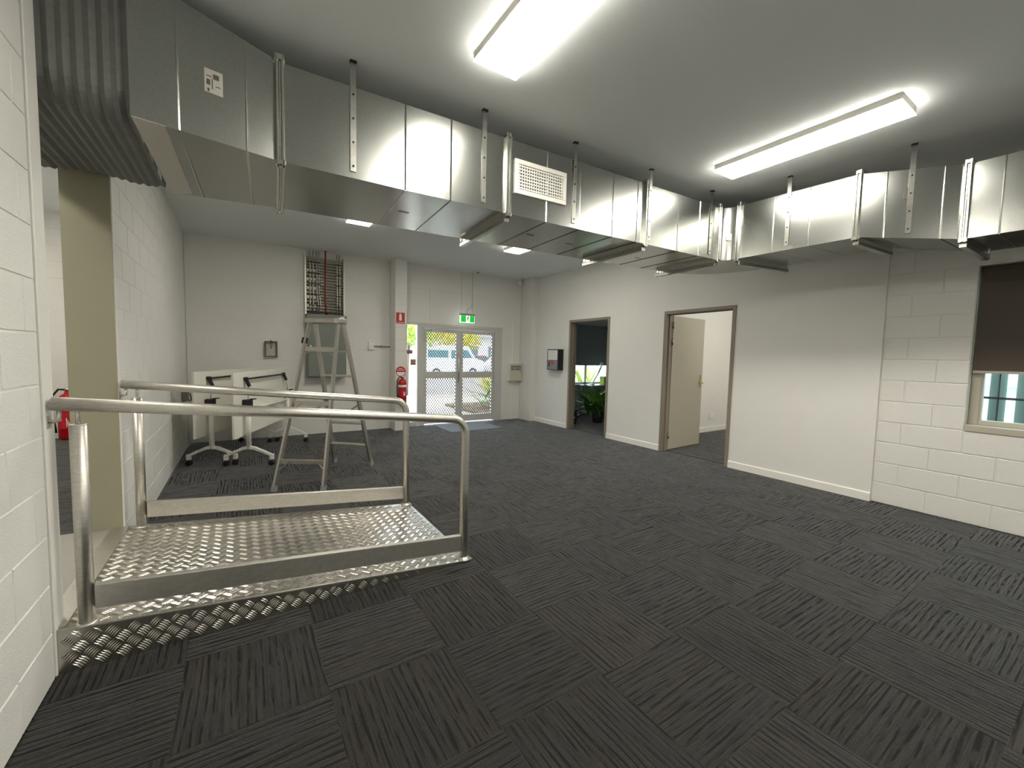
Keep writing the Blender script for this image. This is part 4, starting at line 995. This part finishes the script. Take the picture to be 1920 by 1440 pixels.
# ------------------------------------------------------------------ outdoors beyond the glass doors
struct(MB().box(-6, 30, YB+.14, 12.6, -.25, -.03).build('ground.001', 'concrete_out'), 'sunlit concrete apron outside the entry')
struct(MB().box(-20, 70, 12.6, 60, -.3, -.06).build('road', 'asphalt'), 'pale asphalt car park')
struct(MB().box(-6, 30, 12.5, 12.65, -.1, .05).build('kerb', 'concrete_out'), 'concrete kerb along the car park')
bed = struct(MB().box(4.6, 9.0, YB+.75, 10.4, -.06, .04).build('garden_bed', 'soil', bevel=.02), 'mulched garden bed by the entry')
def leaf_mass(m_, c, r, n, sz, flat=1.0):
    for _ in range(n):
        d_ = V((random.gauss(0, 1), random.gauss(0, 1), random.gauss(0, 1))).normalized()
        p = V(c)+V((d_.x*r, d_.y*r, d_.z*r*flat))*random.uniform(.55, 1.0)
        a = V((random.gauss(0, 1), random.gauss(0, 1), random.gauss(0, 1))).normalized(); b_ = a.cross(d_)
        if b_.length < .1: continue
        b_.normalize(); s_ = sz*random.uniform(.6, 1.3)
        m_.add([p-a*s_, p+b_*s_*.45, p+a*s_, p-b_*s_*.45], [(0, 1, 2, 3)])
def tree(loc, label, h, r, mt, n=900, sz=.12):
    t = thing('tree', label, 'tree', loc, 0, 'trees beyond the car park'); x, y, z = loc
    MB(loc).tube([(x, y, z), (x+.05, y, z+h*.5), (x, y, z+h*.8)], .1, 8, radii=[.05, .04, .02]).build('trunk', 'bark', t)
    m_ = MB(loc)
    for k in range(6):
        a = k*1.05; leaf_mass(m_, (x+r*.5*cos(a), y+r*.5*sin(a), z+h*(.62+.06*(k % 3))), r*.62, n//6, sz, .8)
    cr_ = m_.build('crown', mt, t, recalc=False); cr_['kind'] = 'stuff'
tree((12.6, 33, -.06), 'yellow flowering tree past the white van', 6.0, 3.2, 'leaf_yellow', 1500, .25)
tree((18.6, 38, -.06), 'yellow green tree between the parked cars', 4.6, 2.0, 'leaf_yellow', 1200, .2)
tree((4.7, 13.8, -.06), 'light leafy tree seen through the side pane', 3.2, 1.0, 'leaf_lime', 1000, .1)
tree((26.5, 34, -.06), 'lime tree standing beside the far building', 5.2, 2.4, 'leaf_lime', 1200, .2)
# strappy plants in the bed
plant((5.25, 9.0, .03), 'green strappy plant in the garden bed closest to the doors', .75, 60, 'leaf_green', 3, 0, 0, name='garden_plant', group='strappy garden plants', wide=.03)
plant((6.6, 9.3, .03), 'green strappy plant further along the garden bed', .75, 60, 'leaf_green', 3, 0, 0, name='garden_plant', group='strappy garden plants', wide=.03)
plant((7.0, 12.0, -.03), 'yellow leaved shrub standing by the kerb', .8, 60, 'leaf_yellow', 4, 0, 0, name='garden_plant', wide=.06)
plant((8.4, 8.9, .03), 'green leafy shrub below the office window', 1.1, 60, 'leaf_lime', 4, 0, 0, name='garden_plant', wide=.04)
# steel veranda post outside the doors
vp = thing('veranda_post', 'grey steel post just outside the glass doors', 'post', (4.82, 9.85, -.03)); q_ = vp.location
MB(q_).box(4.79, 4.85, 9.82, 9.88, -.03, 3.2).build('shaft', 'post_grey', vp, bevel=.004)
MB(q_).box(4.72, 4.92, 9.75, 9.95, -.03, -.015).build('base_plate', 'post_grey', vp)
# vehicles
def vehicle(loc, rzz, label, prof, roofp, wid, paint, L, name, cat):
    t = thing(name, label, cat, loc, rzz)
    pts = [(x, -wid/2, z) for x, z in prof]
    bd_ = MB().prism(pts, (0, wid, 0)).build('body', paint, t, bevel=.05, seg=3)
    for s_ in (-1, 1):
        for k, poly in enumerate(roofp):
            MB().prism([(x, s_*(wid/2+.004), z) for x, z in poly], (0, -s_*.02, 0)).build('side_window', 'car_glass', bd_)
        for x in (L*.2, L*.8):
            wh = MB().lathe((x-L/2, s_*(wid/2-.09), .31), [(.2, -.1), (.31, -.1), (.31, .1), (.2, .1)], 22, 'y').build('wheel', 'tyre', t)
            MB().lathe((x-L/2, s_*(wid/2+.0), .31), [(.19, -.02), (.19, .015), (.05, .02)], 16, 'y').build('hub', 'wheel_alloy', wh)
    return t
van = [(-2.2, .35), (-2.25, 1.1), (-2.1, 1.9), (-1.7, 2.0), (1.0, 2.0), (1.55, 1.25), (2.2, 1.05), (2.3, .7), (2.25, .35)]
vehicle((11.0, 24.5, -.06), .12, 'white van parked beyond the concrete apron', van, [[(-.3, 1.2), (-.3, 1.7), (.9, 1.75), (1.3, 1.25)], [(-1.9, 1.25), (-1.9, 1.7), (-.5, 1.7), (-.5, 1.25)]], 1.85, 'car_white', 4.4, 'van', 'van')
car = [(-2.1, .4), (-2.15, .85), (-1.6, .95), (-1.0, 1.42), (.4, 1.45), (1.1, .98), (1.95, .85), (2.1, .6), (2.05, .35)]
cw = [[(-.95, 1.0), (-.75, 1.36), (-.1, 1.38), (-.1, 1.0)], [(-.02, 1.0), (-.02, 1.38), (.38, 1.38), (.9, 1.0)]]
vehicle((15.0, 28.3, -.06), .05, 'red hatchback parked in the car park', car, cw, 1.75, 'car_red', 4.2, 'car', 'car')
vehicle((15.6, 24.2, -.06), .1, 'white sedan parked nearer the garden bed', car, cw, 1.75, 'car_white', 4.2, 'car', 'car')
# far building
fb = thing('far_building', 'long pale building with grey roof across the car park', 'building', (30, 46, -.06)); q_ = fb.location
MB(q_).box(14, 60, 45, 50, -.06, 3.6).build('wall', 'building_wall', fb)
MB(q_).prism([(13.6, 44.6, 3.6), (13.6, 50.4, 3.6), (13.6, 47.5, 5.4)], (46.8, 0, 0)).build('roof', 'roof_grey', fb)
for k in range(13): MB(q_).box(15.5+3.4*k, 17.4+3.4*k, 44.96, 45.02, 1.1, 2.5).build('window', 'window_far', fb)
# notices fixed to a board outside the side pane
for (xa, xb2, za, zb2, lab) in ((2.545, 2.66, 1.36, 1.43, 'brown wooden notice strip behind the side pane'), (2.62, 2.72, 1.15, 1.26, 'small brown framed notice behind the side pane')):
    t = thing('notice_plate', lab, 'notice', ((xa+xb2)/2, YB+.03, za)); q_ = t.location
    pl = MB(q_).box(xa, xb2, YB+.018, YB+.029, za, zb2).build('plate', 'brown_plate', t)
    MB(q_).box(xa+.012, xb2-.012, YB+.016, YB+.018, za+.02, za+.03).build('print_line', 'brown_frame', pl)
